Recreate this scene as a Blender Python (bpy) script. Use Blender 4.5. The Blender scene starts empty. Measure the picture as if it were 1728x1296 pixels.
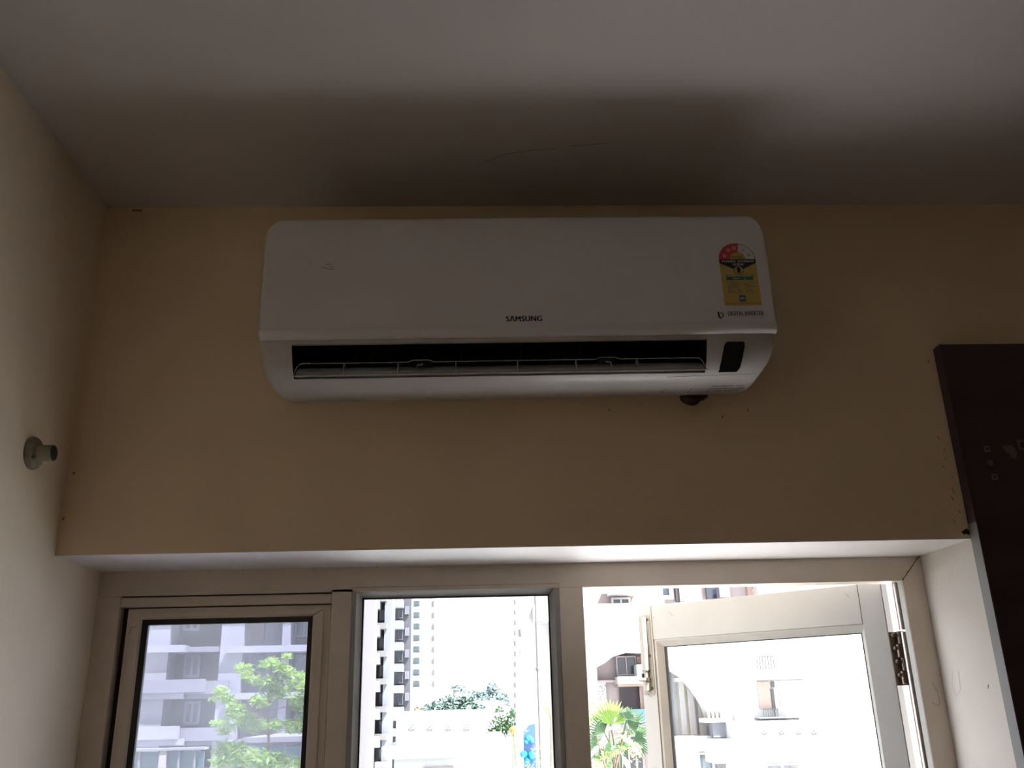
import bpy, bmesh, math, random
from mathutils import Vector, Matrix
random.seed(7)
sc = bpy.context.scene
COL = sc.collection
PI = math.pi

# ---------------------------------------------------------------- camera
ZC = 1.78                                  # camera height above the room floor
CY = -1.92
FPX = 1496.5
_a = Vector((0.99919016, -0.0323252, -0.0239604))
_b = Vector((0.01150824, -0.3410192, 0.93998589))
_c = Vector((0.03855618, 0.93950039, 0.34037102))
cam_d = bpy.data.cameras.new('camera')
cam = bpy.data.objects.new('camera', cam_d); COL.objects.link(cam)
cam.matrix_world = Matrix(((_a.x, _b.x, -_c.x, 0), (_a.y, _b.y, -_c.y, CY), (_a.z, _b.z, -_c.z, ZC), (0, 0, 0, 1)))
cam_d.sensor_fit = 'HORIZONTAL'; cam_d.sensor_width = 36.0
cam_d.lens = 36.0 * FPX / 1728.0
cam_d.clip_start = 0.02; cam_d.clip_end = 2000
sc.camera = cam

# ---------------------------------------------------------------- world, sun, exposure
SKY = 1.3
w = bpy.data.worlds.new('world'); sc.world = w; w.use_nodes = True
nt = w.node_tree; nt.nodes.clear()
out = nt.nodes.new('ShaderNodeOutputWorld'); bg = nt.nodes.new('ShaderNodeBackground')
sky = nt.nodes.new('ShaderNodeTexSky'); sky.sky_type = 'NISHITA'; sky.sun_disc = False
sky.sun_elevation = math.radians(52); sky.sun_rotation = math.radians(110)
sky.dust_density = 6; sky.air_density = 1.0; sky.ozone_density = 1.0
sc1 = nt.nodes.new('ShaderNodeVectorMath'); sc1.operation = 'SCALE'; sc1.inputs['Scale'].default_value = 0.10
mx = nt.nodes.new('ShaderNodeMix'); mx.data_type = 'RGBA'; mx.inputs[0].default_value = 0.75
mx.inputs[7].default_value = (0.97, 0.985, 1.0, 1)          # thin bright haze over the blue
nt.links.new(sky.outputs[0], sc1.inputs[0]); nt.links.new(sc1.outputs[0], mx.inputs[6])
nt.links.new(mx.outputs[2], bg.inputs[0]); bg.inputs[1].default_value = SKY
nt.links.new(bg.outputs[0], out.inputs[0])
sun_d = bpy.data.lights.new('sun', 'SUN'); sun_d.energy = 9.5; sun_d.angle = math.radians(0.8); sun_d.color = (1, 0.985, 0.965)
sun = bpy.data.objects.new('sun', sun_d); COL.objects.link(sun)
sun.rotation_euler = Vector((0.40, -0.30, 0.87)).to_track_quat('Z', 'Y').to_euler()
sun.location = (10, -10, 30)
# daylight portal in the window opening (samples the sky only, adds no light)
por_d = bpy.data.lights.new('window_portal', 'AREA'); por_d.shape = 'RECTANGLE'; por_d.size = 1.95; por_d.size_y = 1.15
por_d.cycles.is_portal = True
por = bpy.data.objects.new('window_portal', por_d); COL.objects.link(por)
por.location = (0.09, 0.32, ZC - 0.27); por.rotation_euler = (math.radians(-90), 0, 0)
sc.view_settings.view_transform = 'Standard'; sc.view_settings.look = 'None'
sc.view_settings.gamma = 1; sc.view_settings.use_curve_mapping = False
sc.view_settings.exposure = 2.05
sc.cycles.max_bounces = 10; sc.cycles.diffuse_bounces = 6; sc.cycles.transparent_max_bounces = 16

# ---------------------------------------------------------------- helpers
def mat(name, col, rough=0.6, metal=0.0, noise=0.0, nscale=8.0, bump=0.0, bscale=60.0, spec=0.5, transl=None, coat=0.0):
    m = bpy.data.materials.new(name); m.use_nodes = True
    n = m.node_tree; p = n.nodes['Principled BSDF']
    p.inputs['Base Color'].default_value = (*col, 1); p.inputs['Roughness'].default_value = rough
    p.inputs['Metallic'].default_value = metal; p.inputs['Specular IOR Level'].default_value = spec
    p.inputs['Coat Weight'].default_value = coat
    tc = n.nodes.new('ShaderNodeTexCoord')
    if noise > 0:
        t = n.nodes.new('ShaderNodeTexNoise'); t.inputs['Scale'].default_value = nscale; t.inputs['Detail'].default_value = 6
        r = n.nodes.new('ShaderNodeValToRGB')
        r.color_ramp.elements[0].position = 0.3; r.color_ramp.elements[1].position = 0.7
        r.color_ramp.elements[0].color = (*[c * (1 - noise) for c in col], 1)
        r.color_ramp.elements[1].color = (*[min(1, c * (1 + noise * 0.6)) for c in col], 1)
        n.links.new(tc.outputs['Object'], t.inputs[0]); n.links.new(t.outputs[0], r.inputs[0]); n.links.new(r.outputs[0], p.inputs['Base Color'])
    if bump > 0:
        t2 = n.nodes.new('ShaderNodeTexNoise'); t2.inputs['Scale'].default_value = bscale; t2.inputs['Detail'].default_value = 4
        b = n.nodes.new('ShaderNodeBump'); b.inputs['Strength'].default_value = bump; b.inputs['Distance'].default_value = 0.002
        n.links.new(tc.outputs['Object'], t2.inputs[0]); n.links.new(t2.outputs[0], b.inputs['Height']); n.links.new(b.outputs[0], p.inputs['Normal'])
    if transl:
        tr = n.nodes.new('ShaderNodeBsdfTranslucent'); tr.inputs[0].default_value = (*transl, 1)
        mxs = n.nodes.new('ShaderNodeMixShader'); mxs.inputs[0].default_value = 0.45
        o = n.nodes['Material Output']
        n.links.new(p.outputs[0], mxs.inputs[1]); n.links.new(tr.outputs[0], mxs.inputs[2]); n.links.new(mxs.outputs[0], o.inputs[0])
    return m

def glass_mat(name, tint, gloss=0.06, haze=0.0, hazecol=(0.8, 0.85, 0.95)):
    m = bpy.data.materials.new(name); m.use_nodes = True
    n = m.node_tree; n.nodes.clear()
    o = n.nodes.new('ShaderNodeOutputMaterial'); t = n.nodes.new('ShaderNodeBsdfTransparent'); t.inputs[0].default_value = (*tint, 1)
    g = n.nodes.new('ShaderNodeBsdfGlossy'); g.inputs['Roughness'].default_value = 0.02
    fr = n.nodes.new('ShaderNodeFresnel'); fr.inputs[0].default_value = 1.45
    mu = n.nodes.new('ShaderNodeMath'); mu.operation = 'MULTIPLY'; mu.inputs[1].default_value = gloss / 0.034
    m1 = n.nodes.new('ShaderNodeMixShader')
    n.links.new(fr.outputs[0], mu.inputs[0]); n.links.new(mu.outputs[0], m1.inputs[0])
    n.links.new(t.outputs[0], m1.inputs[1]); n.links.new(g.outputs[0], m1.inputs[2])
    last = m1
    if haze > 0:      # film of dust on the glass
        d = n.nodes.new('ShaderNodeBsdfTranslucent'); d.inputs[0].default_value = (*hazecol, 1)
        ns = n.nodes.new('ShaderNodeTexNoise'); ns.inputs['Scale'].default_value = 5; ns.inputs['Detail'].default_value = 5
        tc = n.nodes.new('ShaderNodeTexCoord'); n.links.new(tc.outputs['Object'], ns.inputs[0])
        mm = n.nodes.new('ShaderNodeMapRange'); mm.inputs[1].default_value = 0.3; mm.inputs[2].default_value = 0.7
        mm.inputs[3].default_value = haze * 0.6; mm.inputs[4].default_value = haze * 1.4
        n.links.new(ns.outputs[0], mm.inputs[0])
        m2 = n.nodes.new('ShaderNodeMixShader'); n.links.new(mm.outputs[0], m2.inputs[0])
        n.links.new(m1.outputs[0], m2.inputs[1]); n.links.new(d.outputs[0], m2.inputs[2]); last = m2
    n.links.new(last.outputs[0], o.inputs[0])
    return m

def origin(o):
    v = Vector((0, 0, 0))
    while o is not None:
        v += o.location; o = o.parent
    return v

class MB:
    """Collects faces; coordinates are relative to the camera height (z=0 at the lens)."""
    def __init__(s): s.v = []; s.f = []; s.mi = []; s.cur = 0
    def add(s, vs, fs):
        k = len(s.v); s.v += [tuple(q) for q in vs]
        for f in fs: s.f.append([k + i for i in f]); s.mi.append(s.cur)
        return s
    def box(s, x0, x1, y0, y1, z0, z1):
        vs = [(x, y, z) for x in (x0, x1) for y in (y0, y1) for z in (z0, z1)]
        return s.add(vs, [(0, 1, 3, 2), (4, 6, 7, 5), (0, 4, 5, 1), (2, 3, 7, 6), (0, 2, 6, 4), (1, 5, 7, 3)])
    def ring(s, x0, x1, z0, z1, y0, y1, l, r, t, b, ch=0.0):
        """rectangular frame in the xz plane; members l r t b wide; optional splay ch of the inner edge at y0"""
        O = [(x0, z0), (x1, z0), (x1, z1), (x0, z1)]
        I0 = [(x0 + l - ch, z0 + b - ch), (x1 - r + ch, z0 + b - ch), (x1 - r + ch, z1 - t + ch), (x0 + l - ch, z1 - t + ch)]
        I1 = [(x0 + l, z0 + b), (x1 - r, z0 + b), (x1 - r, z1 - t), (x0 + l, z1 - t)]
        vs = [(x, y0, z) for x, z in O] + [(x, y0, z) for x, z in I0] + [(x, y1, z) for x, z in I1] + [(x, y1, z) for x, z in O]
        fs = []
        for i in range(4):
            j = (i + 1) % 4
            fs += [(i, j, 4 + j, 4 + i), (4 + i, 4 + j, 8 + j, 8 + i), (8 + i, 8 + j, 12 + j, 12 + i), (12 + i, 12 + j, j, i)]
        return s.add(vs, fs)
    def prism(s, poly, y0, y1):
        """polygon of (x,z) extruded along y"""
        n = len(poly); vs = [(x, y0, z) for x, z in poly] + [(x, y1, z) for x, z in poly]
        return s.add(vs, [tuple(range(n)), tuple(range(2 * n - 1, n - 1, -1))] + [(i, i + n, (i + 1) % n + n, (i + 1) % n) for i in range(n)])
    def tube(s, pts, r, n=8, cap=True, r2=None):
        pts = [Vector(p) for p in pts]; k = len(pts); vs = []
        for i, p in enumerate(pts):
            d = (pts[min(i + 1, k - 1)] - pts[max(i - 1, 0)]).normalized()
            up = Vector((0, 0, 1)) if abs(d.z) < 0.9 else Vector((1, 0, 0))
            a = d.cross(up).normalized(); b = d.cross(a)
            rr = r if r2 is None else r + (r2 - r) * i / (k - 1)
            vs += [p + (a * math.cos(2 * PI * j / n) + b * math.sin(2 * PI * j / n)) * rr for j in range(n)]
        fs = [(i * n + j, i * n + (j + 1) % n, (i + 1) * n + (j + 1) % n, (i + 1) * n + j) for i in range(k - 1) for j in range(n)]
        if cap: fs += [tuple(range(n)), tuple(range((k - 1) * n + n - 1, (k - 1) * n - 1, -1))]
        return s.add(vs, fs)
    def lathe(s, c, axis, prof, n=24):
        """prof: (distance along axis, radius)"""
        c = Vector(c); ax = Vector(axis).normalized(); up = Vector((0, 0, 1)) if abs(ax.z) < .9 else Vector((1, 0, 0))
        a = ax.cross(up).normalized(); b = ax.cross(a); vs = []; m = len(prof)
        for t, r in prof: vs += [c + ax * t + (a * math.cos(2 * PI * j / n) + b * math.sin(2 * PI * j / n)) * r for j in range(n)]
        fs = [(i * n + j, i * n + (j + 1) % n, (i + 1) * n + (j + 1) % n, (i + 1) * n + j) for i in range(m - 1) for j in range(n)]
        return s.add(vs, fs)
    def build(s, name, m, parent=None, org=None, local=False, smooth=False, bevel=0, kind=None, label=None):
        me = bpy.data.meshes.new(name); o = bpy.data.objects.new(name, me); COL.objects.link(o)
        if org is None and parent is None:
            xs = [v[0] for v in s.v]; ys = [v[1] for v in s.v]; zs = [v[2] for v in s.v]
            org = ((min(xs) + max(xs)) / 2, (min(ys) + max(ys)) / 2, min(zs))
        if parent is None:
            o.location = (org[0], org[1], org[2] + ZC)
        else: o.parent = parent
        if local: vs = s.v
        else:
            q = origin(o); vs = [(v[0] - q.x, v[1] - q.y, v[2] + ZC - q.z) for v in s.v]
        me.from_pydata(vs, [], s.f)
        for mm in (m if isinstance(m, (list, tuple)) else [m]): me.materials.append(mm)
        if s.cur or any(s.mi): me.polygons.foreach_set('material_index', s.mi)
        bm = bmesh.new(); bm.from_mesh(me); bmesh.ops.recalc_face_normals(bm, faces=bm.faces); bm.to_mesh(me); bm.free()
        if smooth:
            me.polygons.foreach_set('use_smooth', [True] * len(me.polygons))
            try: me.set_sharp_from_angle(angle=math.radians(40))
            except Exception: pass
        if bevel:
            b = o.modifiers.new('edge', 'BEVEL'); b.width = bevel; b.segments = 2; b.limit_method = 'ANGLE'; b.angle_limit = math.radians(40)
        if kind: o['kind'] = kind
        if label: o['label'] = label
        return o

def tag(o, label, cat, group=None):
    o['label'] = label; o['category'] = cat
    if group: o['group'] = group
    return o
def empty(name, x, y, z):
    o = bpy.data.objects.new(name, None); COL.objects.link(o); o.location = (x, y, z + ZC); o.empty_display_size = 0.1
    return o
def thing(name, label, cat, x, y, z, group=None): return tag(empty(name, x, y, z), label, cat, group)

def P(u, v, Y):
    """point at distance plane y=Y on the sight line through (u,v); used to survey what stands outside"""
    k = _a * ((u - 864) / FPX) - _b * ((v - 648) / FPX) + _c
    t = (Y - CY) / k.y
    return Vector((k.x * t, Y, k.z * t))

# ---------------------------------------------------------------- materials
M_wall = mat('wall_paint_beige', (0.80, 0.64, 0.445), 0.75, noise=0.05, nscale=2.5, bump=0.25, bscale=90)
M_wall_lit = mat('wall_paint_beige_lit', (0.86, 0.74, 0.58), 0.75, noise=0.05, nscale=2.5, bump=0.25, bscale=90)  # wall beige lightened: window light on this wall put into the colour
M_reveal_shade = mat('reveal_plaster_shaded', (0.58, 0.54, 0.525), 0.8, noise=0.05, nscale=5, bump=0.3, bscale=80)  # reveal plaster darkened: the right side's shade put into the colour
M_wallr = mat('right_wall_darkened', (0.20, 0.14, 0.11), 0.6, noise=0.15, nscale=3)  # unseen right wall, made dark to cut light on the ceiling's right side
M_ceil = mat('ceiling_paint_white', (0.56, 0.525, 0.505), 0.85, noise=0.03, nscale=2, bump=0.15, bscale=70)
M_reveal = mat('reveal_plaster', (0.72, 0.68, 0.675), 0.8, noise=0.05, nscale=5, bump=0.3, bscale=80)
M_floor = mat('floor_tile_beige', (0.70, 0.58, 0.47), 0.35, noise=0.1, nscale=4)
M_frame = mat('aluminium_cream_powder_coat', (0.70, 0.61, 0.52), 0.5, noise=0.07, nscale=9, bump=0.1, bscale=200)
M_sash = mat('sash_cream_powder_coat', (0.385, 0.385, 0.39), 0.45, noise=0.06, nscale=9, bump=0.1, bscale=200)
M_bead = mat('glazing_bead_grey', (0.42, 0.41, 0.40), 0.4, noise=0.08, nscale=20)
M_gasket = mat('rubber_gasket_black_and_gap_shade', (0.018, 0.018, 0.02), 0.6)
M_crack = mat('joint_dirt_and_gap_shade', (0.05, 0.035, 0.025), 0.95, noise=0.3, nscale=60)
M_dirt = mat('grime', (0.25, 0.20, 0.15), 0.95, noise=0.4, nscale=80)
M_faint = mat('faint_scuff', (0.40, 0.36, 0.32), 0.95)
M_glass = glass_mat('window_glass', (0.95, 0.98, 0.98))
M_glass_dusty = glass_mat('window_glass_dusty', (0.70, 0.72, 0.78), haze=0.07)
M_acw = mat('ac_white_plastic', (0.47, 0.45, 0.44), 0.42, noise=0.02, nscale=30, coat=0.08)
M_acp = mat('ac_panel_gloss', (0.64, 0.615, 0.615), 0.22, noise=0.02, nscale=20, coat=0.6)
M_acd = mat('ac_dark_interior', (0.012, 0.012, 0.014), 0.5)
M_acg = mat('ac_louver_grey', (0.33, 0.32, 0.30), 0.35)
M_black = mat('black_gloss', (0.004, 0.004, 0.006), 0.12, coat=0.0, spec=0.35)
M_print = mat('print_black', (0.015, 0.013, 0.013), 0.5)
M_pgrey = mat('print_grey', (0.16, 0.15, 0.15), 0.5)
M_yel = mat('label_yellow', (0.50, 0.36, 0.085), 0.45)
M_red = mat('label_red', (0.60, 0.05, 0.08), 0.45)
M_wht = mat('label_white', (0.62, 0.58, 0.58), 0.45)
M_grn = mat('label_green', (0.02, 0.17, 0.09), 0.45)
M_teal = mat('label_teal', (0.02, 0.16, 0.18), 0.45)
M_board = mat('maroon_laminate', (0.068, 0.036, 0.050), 0.5, noise=0.25, nscale=14)
M_edge = mat('grey_edge_band', (0.22, 0.22, 0.24), 0.6, noise=0.1, nscale=12)
M_clip = mat('clear_plastic_clip', (0.16, 0.13, 0.13), 0.4)
M_steel = mat('polished_steel', (0.36, 0.32, 0.30), 0.25, metal=1.0)
M_hinge = mat('hinge_brown_metal', (0.16, 0.115, 0.09), 0.35, metal=0.8)
M_edge_shade = mat('sash_edge_shade', (0.055, 0.042, 0.033), 0.5)  # sash hinge edge: its shade painted as dark brown
M_screw = mat('rusty_screw', (0.12, 0.095, 0.07), 0.5, metal=0.6)
M_bolt = mat('cream_bolt', (0.28, 0.27, 0.245), 0.35)
M_sock = mat('aged_brass_paint', (0.28, 0.24, 0.17), 0.4, noise=0.35, nscale=60)
M_putty = mat('brown_putty', (0.055, 0.032, 0.026), 0.9, noise=0.3, nscale=60, bump=0.5)

# ---------------------------------------------------------------- the room
XL, XR, YB, ZF, ZT = -0.90, 2.45, -3.7, -ZC, 1.1665
LZ, WZ, WXR, WT = 0.3235, -0.80, 1.0855, 0.303        # lintel, sill, right reveal, wall thickness
S = dict(kind='structure')
MB().box(XL - .2, XR + .2, YB - .2, WT, ZF - .15, ZF).build('floor', M_floor, **S)
MB().box(XL - .2, XR + .2, YB - .2, WT, ZT, ZT + .15).build('ceiling', M_ceil, **S)
MB().box(XL - .2, XL, YB - .2, WT, ZF, ZT).build('wall_left', M_wall_lit, **S)
MB().box(XR, XR + .2, YB - .2, WT, ZF, ZT).build('wall_right', M_wallr, **S)
bw = MB()                                                # back wall; unseen door added, its panel solid to keep the room dim
bw.box(XL, .3, YB - .2, YB, ZF, ZT); bw.box(1.2, XR, YB - .2, YB, ZF, ZT); bw.box(.3, 1.2, YB - .2, YB, 0.35, ZT)
bw.build('wall_back', M_wall, **S)
dr = empty('door_1', .75, YB - .1, ZF); dr['kind'] = 'structure'
MB().ring(.3, 1.2, ZF, .35, YB - .12, YB - .06, .06, .06, .06, .1).build('door_frame', M_frame, dr)
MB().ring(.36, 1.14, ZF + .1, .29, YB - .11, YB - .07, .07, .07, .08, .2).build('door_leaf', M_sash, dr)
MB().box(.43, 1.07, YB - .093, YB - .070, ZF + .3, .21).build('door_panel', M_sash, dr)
MB().box(.375, .40, YB - .07, YB - .03, -.85, -.7).build('door_handle', M_steel, dr)
fw = MB()
fw.box(XL, XR, 0, WT, LZ, ZT)
fw.box(WXR, XR, 0, WT, ZF, LZ)
fw.box(XL, WXR, 0, WT, ZF, WZ)
wf = fw.build('wall_front', M_wall, **S)
# window reveal skins (painted off white, 2 mm proud of the masonry)
MB().box(XL, WXR - .002, 0.001, .245, LZ - .003, LZ).build('trim_1', M_reveal, **S)
MB().box(WXR - .003, WXR, 0.001, .245, WZ, LZ).build('trim_2', M_reveal_shade, **S)
MB().box(XL, WXR, -.03, .245, WZ - .02, WZ + .02).build('windowsill', M_reveal, **S)
# small cracks and specks on paint
def speck(name, pts, th, y, m, parent, nrm='y'):
    b = MB()
    for i in range(len(pts) - 1):
        (x0, z0), (x1, z1) = pts[i], pts[i + 1]
        dx, dz = x1 - x0, z1 - z0; L = math.hypot(dx, dz) or 1; nx, nz = -dz / L * th, dx / L * th
        q = [(x0 - nx, z0 - nz), (x1 - nx, z1 - nz), (x1 + nx, z1 + nz), (x0 + nx, z0 + nz)]
        if nrm == 'y': b.prism(q, y - .0008, y)
        else: b.add([(a_, c_, y - .0006) for a_, c_ in q], [(0, 1, 2, 3)])
    return b.build(name, m, parent)
M_mark = mat('paint_mark', (0.30, 0.21, 0.14), 0.9)
ceil = bpy.data.objects['ceiling']
speck('crack', [(.02, -.19), (.07, -.222), (.13, -.236), (.18, -.24)], .0009, ZT, M_pgrey, ceil, 'z')
speck('crack', [(.21, -.25), (.29, -.262)], .0008, ZT, M_pgrey, ceil, 'z')
speck('scuff', [(-.838, 1.158), (-.815, 1.157)], .003, 0, M_mark, wf)
for x, z in ((-.885, .50), (-.893, .40), (.62, .625), (.56, .61), (1.065, .74), (.30, .63)):
    speck('speck', [(x - .001, z - .003), (x + .001, z + .003)], .002 if x < 0 else .0012, 0, M_mark, wf)
for i in range(9):
    zz = .56 - i * .024 + random.uniform(-.01, .01); xx = 1.062 + random.uniform(-.014, .008)
    speck('scuff', [(xx, zz), (xx + .003, zz - random.uniform(.003, .012))], .0008, 0, M_mark, wf)
speck('scuff', [(1.066, .333), (1.079, .340), (1.077, .33)], .004, 0, M_crack, wf)
# dark wall stub: pipe hole closed with putty under the air conditioner
putty = MB(); n = 12
ring0 = [(0.464, .6585), (0.466, .655), (.466, .650), (.474, .643), (.485, .6385), (.495, .637), (.505, .641), (.512, .648), (.520, .651), (.528, .656), (.530, .6585)]
cx, cz = .497, .668
vs = []
for dy, k in ((0, 1), (-.012, .95), (-.022, .72), (-.025, .3)):
    vs += [(cx + (x - cx) * k, dy, cz + (z - cz) * k) for x, z in ring0]
m_ = len(ring0)
fs = [(r * m_ + i, r * m_ + (i + 1) % m_, (r + 1) * m_ + (i + 1) % m_, (r + 1) * m_ + i) for r in range(3) for i in range(m_)] + [tuple(range(3 * m_, 4 * m_)), tuple(range(m_))]
tag(putty.add(vs, fs).build('sealing_putty', M_putty, smooth=True), 'dark brown lump of putty on the wall peeping out under the air conditioner', 'putty')

# ---------------------------------------------------------------- air conditioner
AX0, AX1 = -.445, .627
ac = thing('air_conditioner', 'white wall-mounted split air conditioner with an open louver, above the window', 'air conditioner', .09, 0, .66)
prof = [(0, .660, .022, .026), (-.05, .646, .020, .028), (-.09, .637, .018, .030), (-.125, .634, .015, .030), (-.15, .635, .012, .029), (-.170, .6395, .010, .026),
        (-.184, .647, .007, .020), (-.196, .656, .005, .014), (-.206, .667, .003, .009), (-.2155, .683, .002, .005), (-.222, .698, .001, .003), (-.2255, .708, 0, .001), (-.2285, .722, 0, .001),
        (-.222, .76, .002, .002), (-.22, .86, .002, .002), (-.215, .96, .004, .004), (-.195, .992, .008, .008), (-.15, .998, .008, .008), (0, .998, .008, .008)]
def prof_y(z):
    L = prof[5:12]
    for (y0, z0, *_), (y1, z1, *_) in zip(L, L[1:]):
        if z0 <= z <= z1: return y0 + (y1 - y0) * (z - z0) / (z1 - z0)
    return L[-1][0] if z > L[-1][1] else L[0][0]
OX0, OX1, I0, I1 = -.380, .479, 6, 11           # outlet opening, profile rings
body = MB(); rows = []
RC = .014
for (y, z, il, ir) in prof:
    y0c, z0c = -.10, .82
    row = []
    def pt(x, ins):
        d = Vector((0, y - y0c, z - z0c)); L = d.length
        if y == 0: ins = 0
        return (x, y - d.y / L * ins, z - d.z / L * ins)
    xl, xr = AX0 + il, AX1 - ir
    for t in (0, .25, .55, 1):
        row.append(pt(xl + RC * (1 - math.cos(t * PI / 2)), RC * (1 - math.sin(t * PI / 2))))
    row.append(pt(OX0, 0)); row.append(pt(.05, 0)); row.append(pt(OX1, 0))
    for t in (1, .55, .25, 0):
        row.append(pt(xr - RC * (1 - math.cos(t * PI / 2)), RC * (1 - math.sin(t * PI / 2))))
    rows.append(row)
nc = len(rows[0]); vs = [p for r in rows for p in r]; fs = []
for i in range(len(rows) - 1):
    for j in range(nc - 1):
        if I0 <= i < I1 and j in (4, 5): continue
        fs.append((i * nc + j, i * nc + j + 1, (i + 1) * nc + j + 1, (i + 1) * nc + j))
for j in (0, nc - 1): fs.append(tuple(i * nc + j for i in range(len(rows))))
body.add(vs, fs)
# inner lips of the outlet (same white plastic, short)
e = [(prof[I0][0], prof[I0][1]), (-.160, .664), (-.118, .672)]; f = [(prof[I1][0], prof[I1][1]), (-.214, .7095)]
for q in (e, f):
    for (ya, za), (yb, zb) in zip(q, q[1:]):
        body.add([(OX0, ya, za), (OX1, ya, za), (OX1, yb, zb), (OX0, yb, zb)], [(0, 1, 2, 3)])
body.build('housing', M_acw, ac, smooth=True)
outl = MB()
cav = [(-.118, .672), (-.09, .70), (-.085, .74), (-.12, .755), (-.19, .735), (-.214, .7095)]
for (ya, za), (yb, zb) in zip(cav, cav[1:]):
    outl.add([(OX0, ya, za), (OX1, ya, za), (OX1, yb, zb), (OX0, yb, zb)], [(0, 1, 2, 3)])
side = [(p[0], p[1]) for p in prof[I0:I1 + 1]] + cav[::-1]
for x in (OX0, OX1): outl.add([(x, y, z) for y, z in side], [tuple(range(len(side)))])
outl.build('air_outlet', M_acd, ac)
# light strips on the side walls of the outlet
# front panel
PX0, PX1 = -.448, .630
pp = [(-.2285, .7165, .004), (-.2335, .7175, .002), (-.2385, .7225, .0008), (-.2415, .729, 0), (-.2418, .733, 0), (-.2395, .7375, 0), (-.2378, .745, 0), (-.2375, .80, 0), (-.2365, .85, 0), (-.2352, .90, 0), (-.2335, .945, 0)]
R_ = .045; ztop = 1.0
for t in (.0, .2, .4, .6, .78, .9, 1.0):
    zz = ztop - R_ + R_ * math.sin(t * PI / 2); pp.append((-.2325 + .010 * t ** 4, zz, R_ - R_ * math.cos(t * PI / 2)))
def panel_y(z):
    for (y0, z0, _), (y1, z1, _) in zip(pp, pp[1:]):
        if z0 <= z <= z1: return y0 + (y1 - y0) * (z - z0) / max(1e-6, z1 - z0)
    return -.2418
fp = MB(); rows = []
for y, z, ins in pp:
    row = [(PX0 + ins, -.2215, min(z, .995))]
    for t in (0, .4, .75, 1): row.append((PX0 + ins + .007 * (1 - math.cos(t * PI / 2)), y + .007 * (1 - math.sin(t * PI / 2)), z))
    for t in (1, .75, .4, 0): row.append((PX1 - ins - .007 * (1 - math.cos(t * PI / 2)), y + .007 * (1 - math.sin(t * PI / 2)), z))
    row.append((PX1 - ins, -.2215, min(z, .995)))
    rows.append(row)
nc = len(rows[0]); vs = [p for r in rows for p in r]
fs = [(i * nc + j, i * nc + j + 1, (i + 1) * nc + j + 1, (i + 1) * nc + j) for i in range(len(rows) - 1) for j in range(nc - 1)]
fs += [tuple(range(nc)), tuple((len(rows) - 1) * nc + j for j in range(nc))]
panel = fp.add(vs, fs).build('front_panel', M_acp, ac, smooth=True)
# louver: concave blade, rim rods, ribs, two pivots
lv0, lv1 = -.373, .473
bl = [(-.2065, .6457), (-.201, .6560), (-.192, .6635), (-.182, .6700), (-.173, .6750)]
lou = MB(); vs = []
for y, z in bl: vs += [(lv0, y, z), (lv1, y, z)]
for y, z in bl[::-1]: vs += [(lv0, y + .001, z - .0022), (lv1, y + .001, z - .0022)]
k = len(vs) // 2
fs = [(2 * i, 2 * i + 1, 2 * ((i + 1) % k) + 1, 2 * ((i + 1) % k)) for i in range(k)] + [tuple(range(0, 2 * k, 2)), tuple(range(1, 2 * k, 2))]
lou.add(vs, fs)
louver = lou.build('louver', M_acg, ac)
def hump(x):
    for c in (-.118, .272):
        d = abs(x - c)
        if d < .016: return .0045
        if d < .026: return .0045 * (.026 - d) / .010
    return 0
top = [(lv0 - .004, -.2065, .6465), (lv0 + .001, -.199, .669), (lv0 + .006, -.197, .6755), (lv0 + .014, -.1965, .6765)]
x = lv0 + .03
while x < lv1 - .02:
    top.append((x, -.1965, .6765 + hump(x))); x += .006
top += [(lv1 - .014, -.1965, .6765), (lv1 - .006, -.197, .6755), (lv1 - .001, -.199, .669), (lv1 + .004, -.2065, .6465)]
MB().tube(top, .0010, 6).build('rim', M_bead, louver)
MB().tube([(lv0 - .008, -.208, .6455), (lv1 + .008, -.208, .6455)], .0012, 6).build('rim', M_bead, louver)
for x in (-.276, -.165, -.045, .084, .206, .335):
    MB().add([(x + dx, y, z) for dx in (-.0009, .0009) for y, z in ((-.206, .6467), (-.198, .6765), (-.184, .6775), (-.172, .674))],
             [(0, 1, 2, 3), (7, 6, 5, 4), (0, 4, 5, 1), (1, 5, 6, 2), (2, 6, 7, 3), (3, 7, 4, 0)]).build('rib', M_bead, louver)
for c in (-.118, .272):
    b = MB(); b.prism([(c - .020, .668), (c - .012, .681), (c + .012, .681), (c + .020, .668)], -.190, -.187)
    b.build('pivot_plate', M_acd, louver)
    b = MB(); b.tube([(c - .009 if c < 0 else c + .008, -.203, .655), (c - .006 if c < 0 else c + .006, -.2, .668), (c + .005 if c < 0 else c - .004, -.198, .671)], .0018, 6)
    b.build('pivot_arm', M_acg, louver)
for i in range(26):                                         # vertical guide vanes deep inside the duct
    x = OX0 + .02 + i * .0325
    MB().box(x - .0008, x + .0008, -.135, -.105, .676, .725).build('guide_vane', M_acd, ac)
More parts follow.
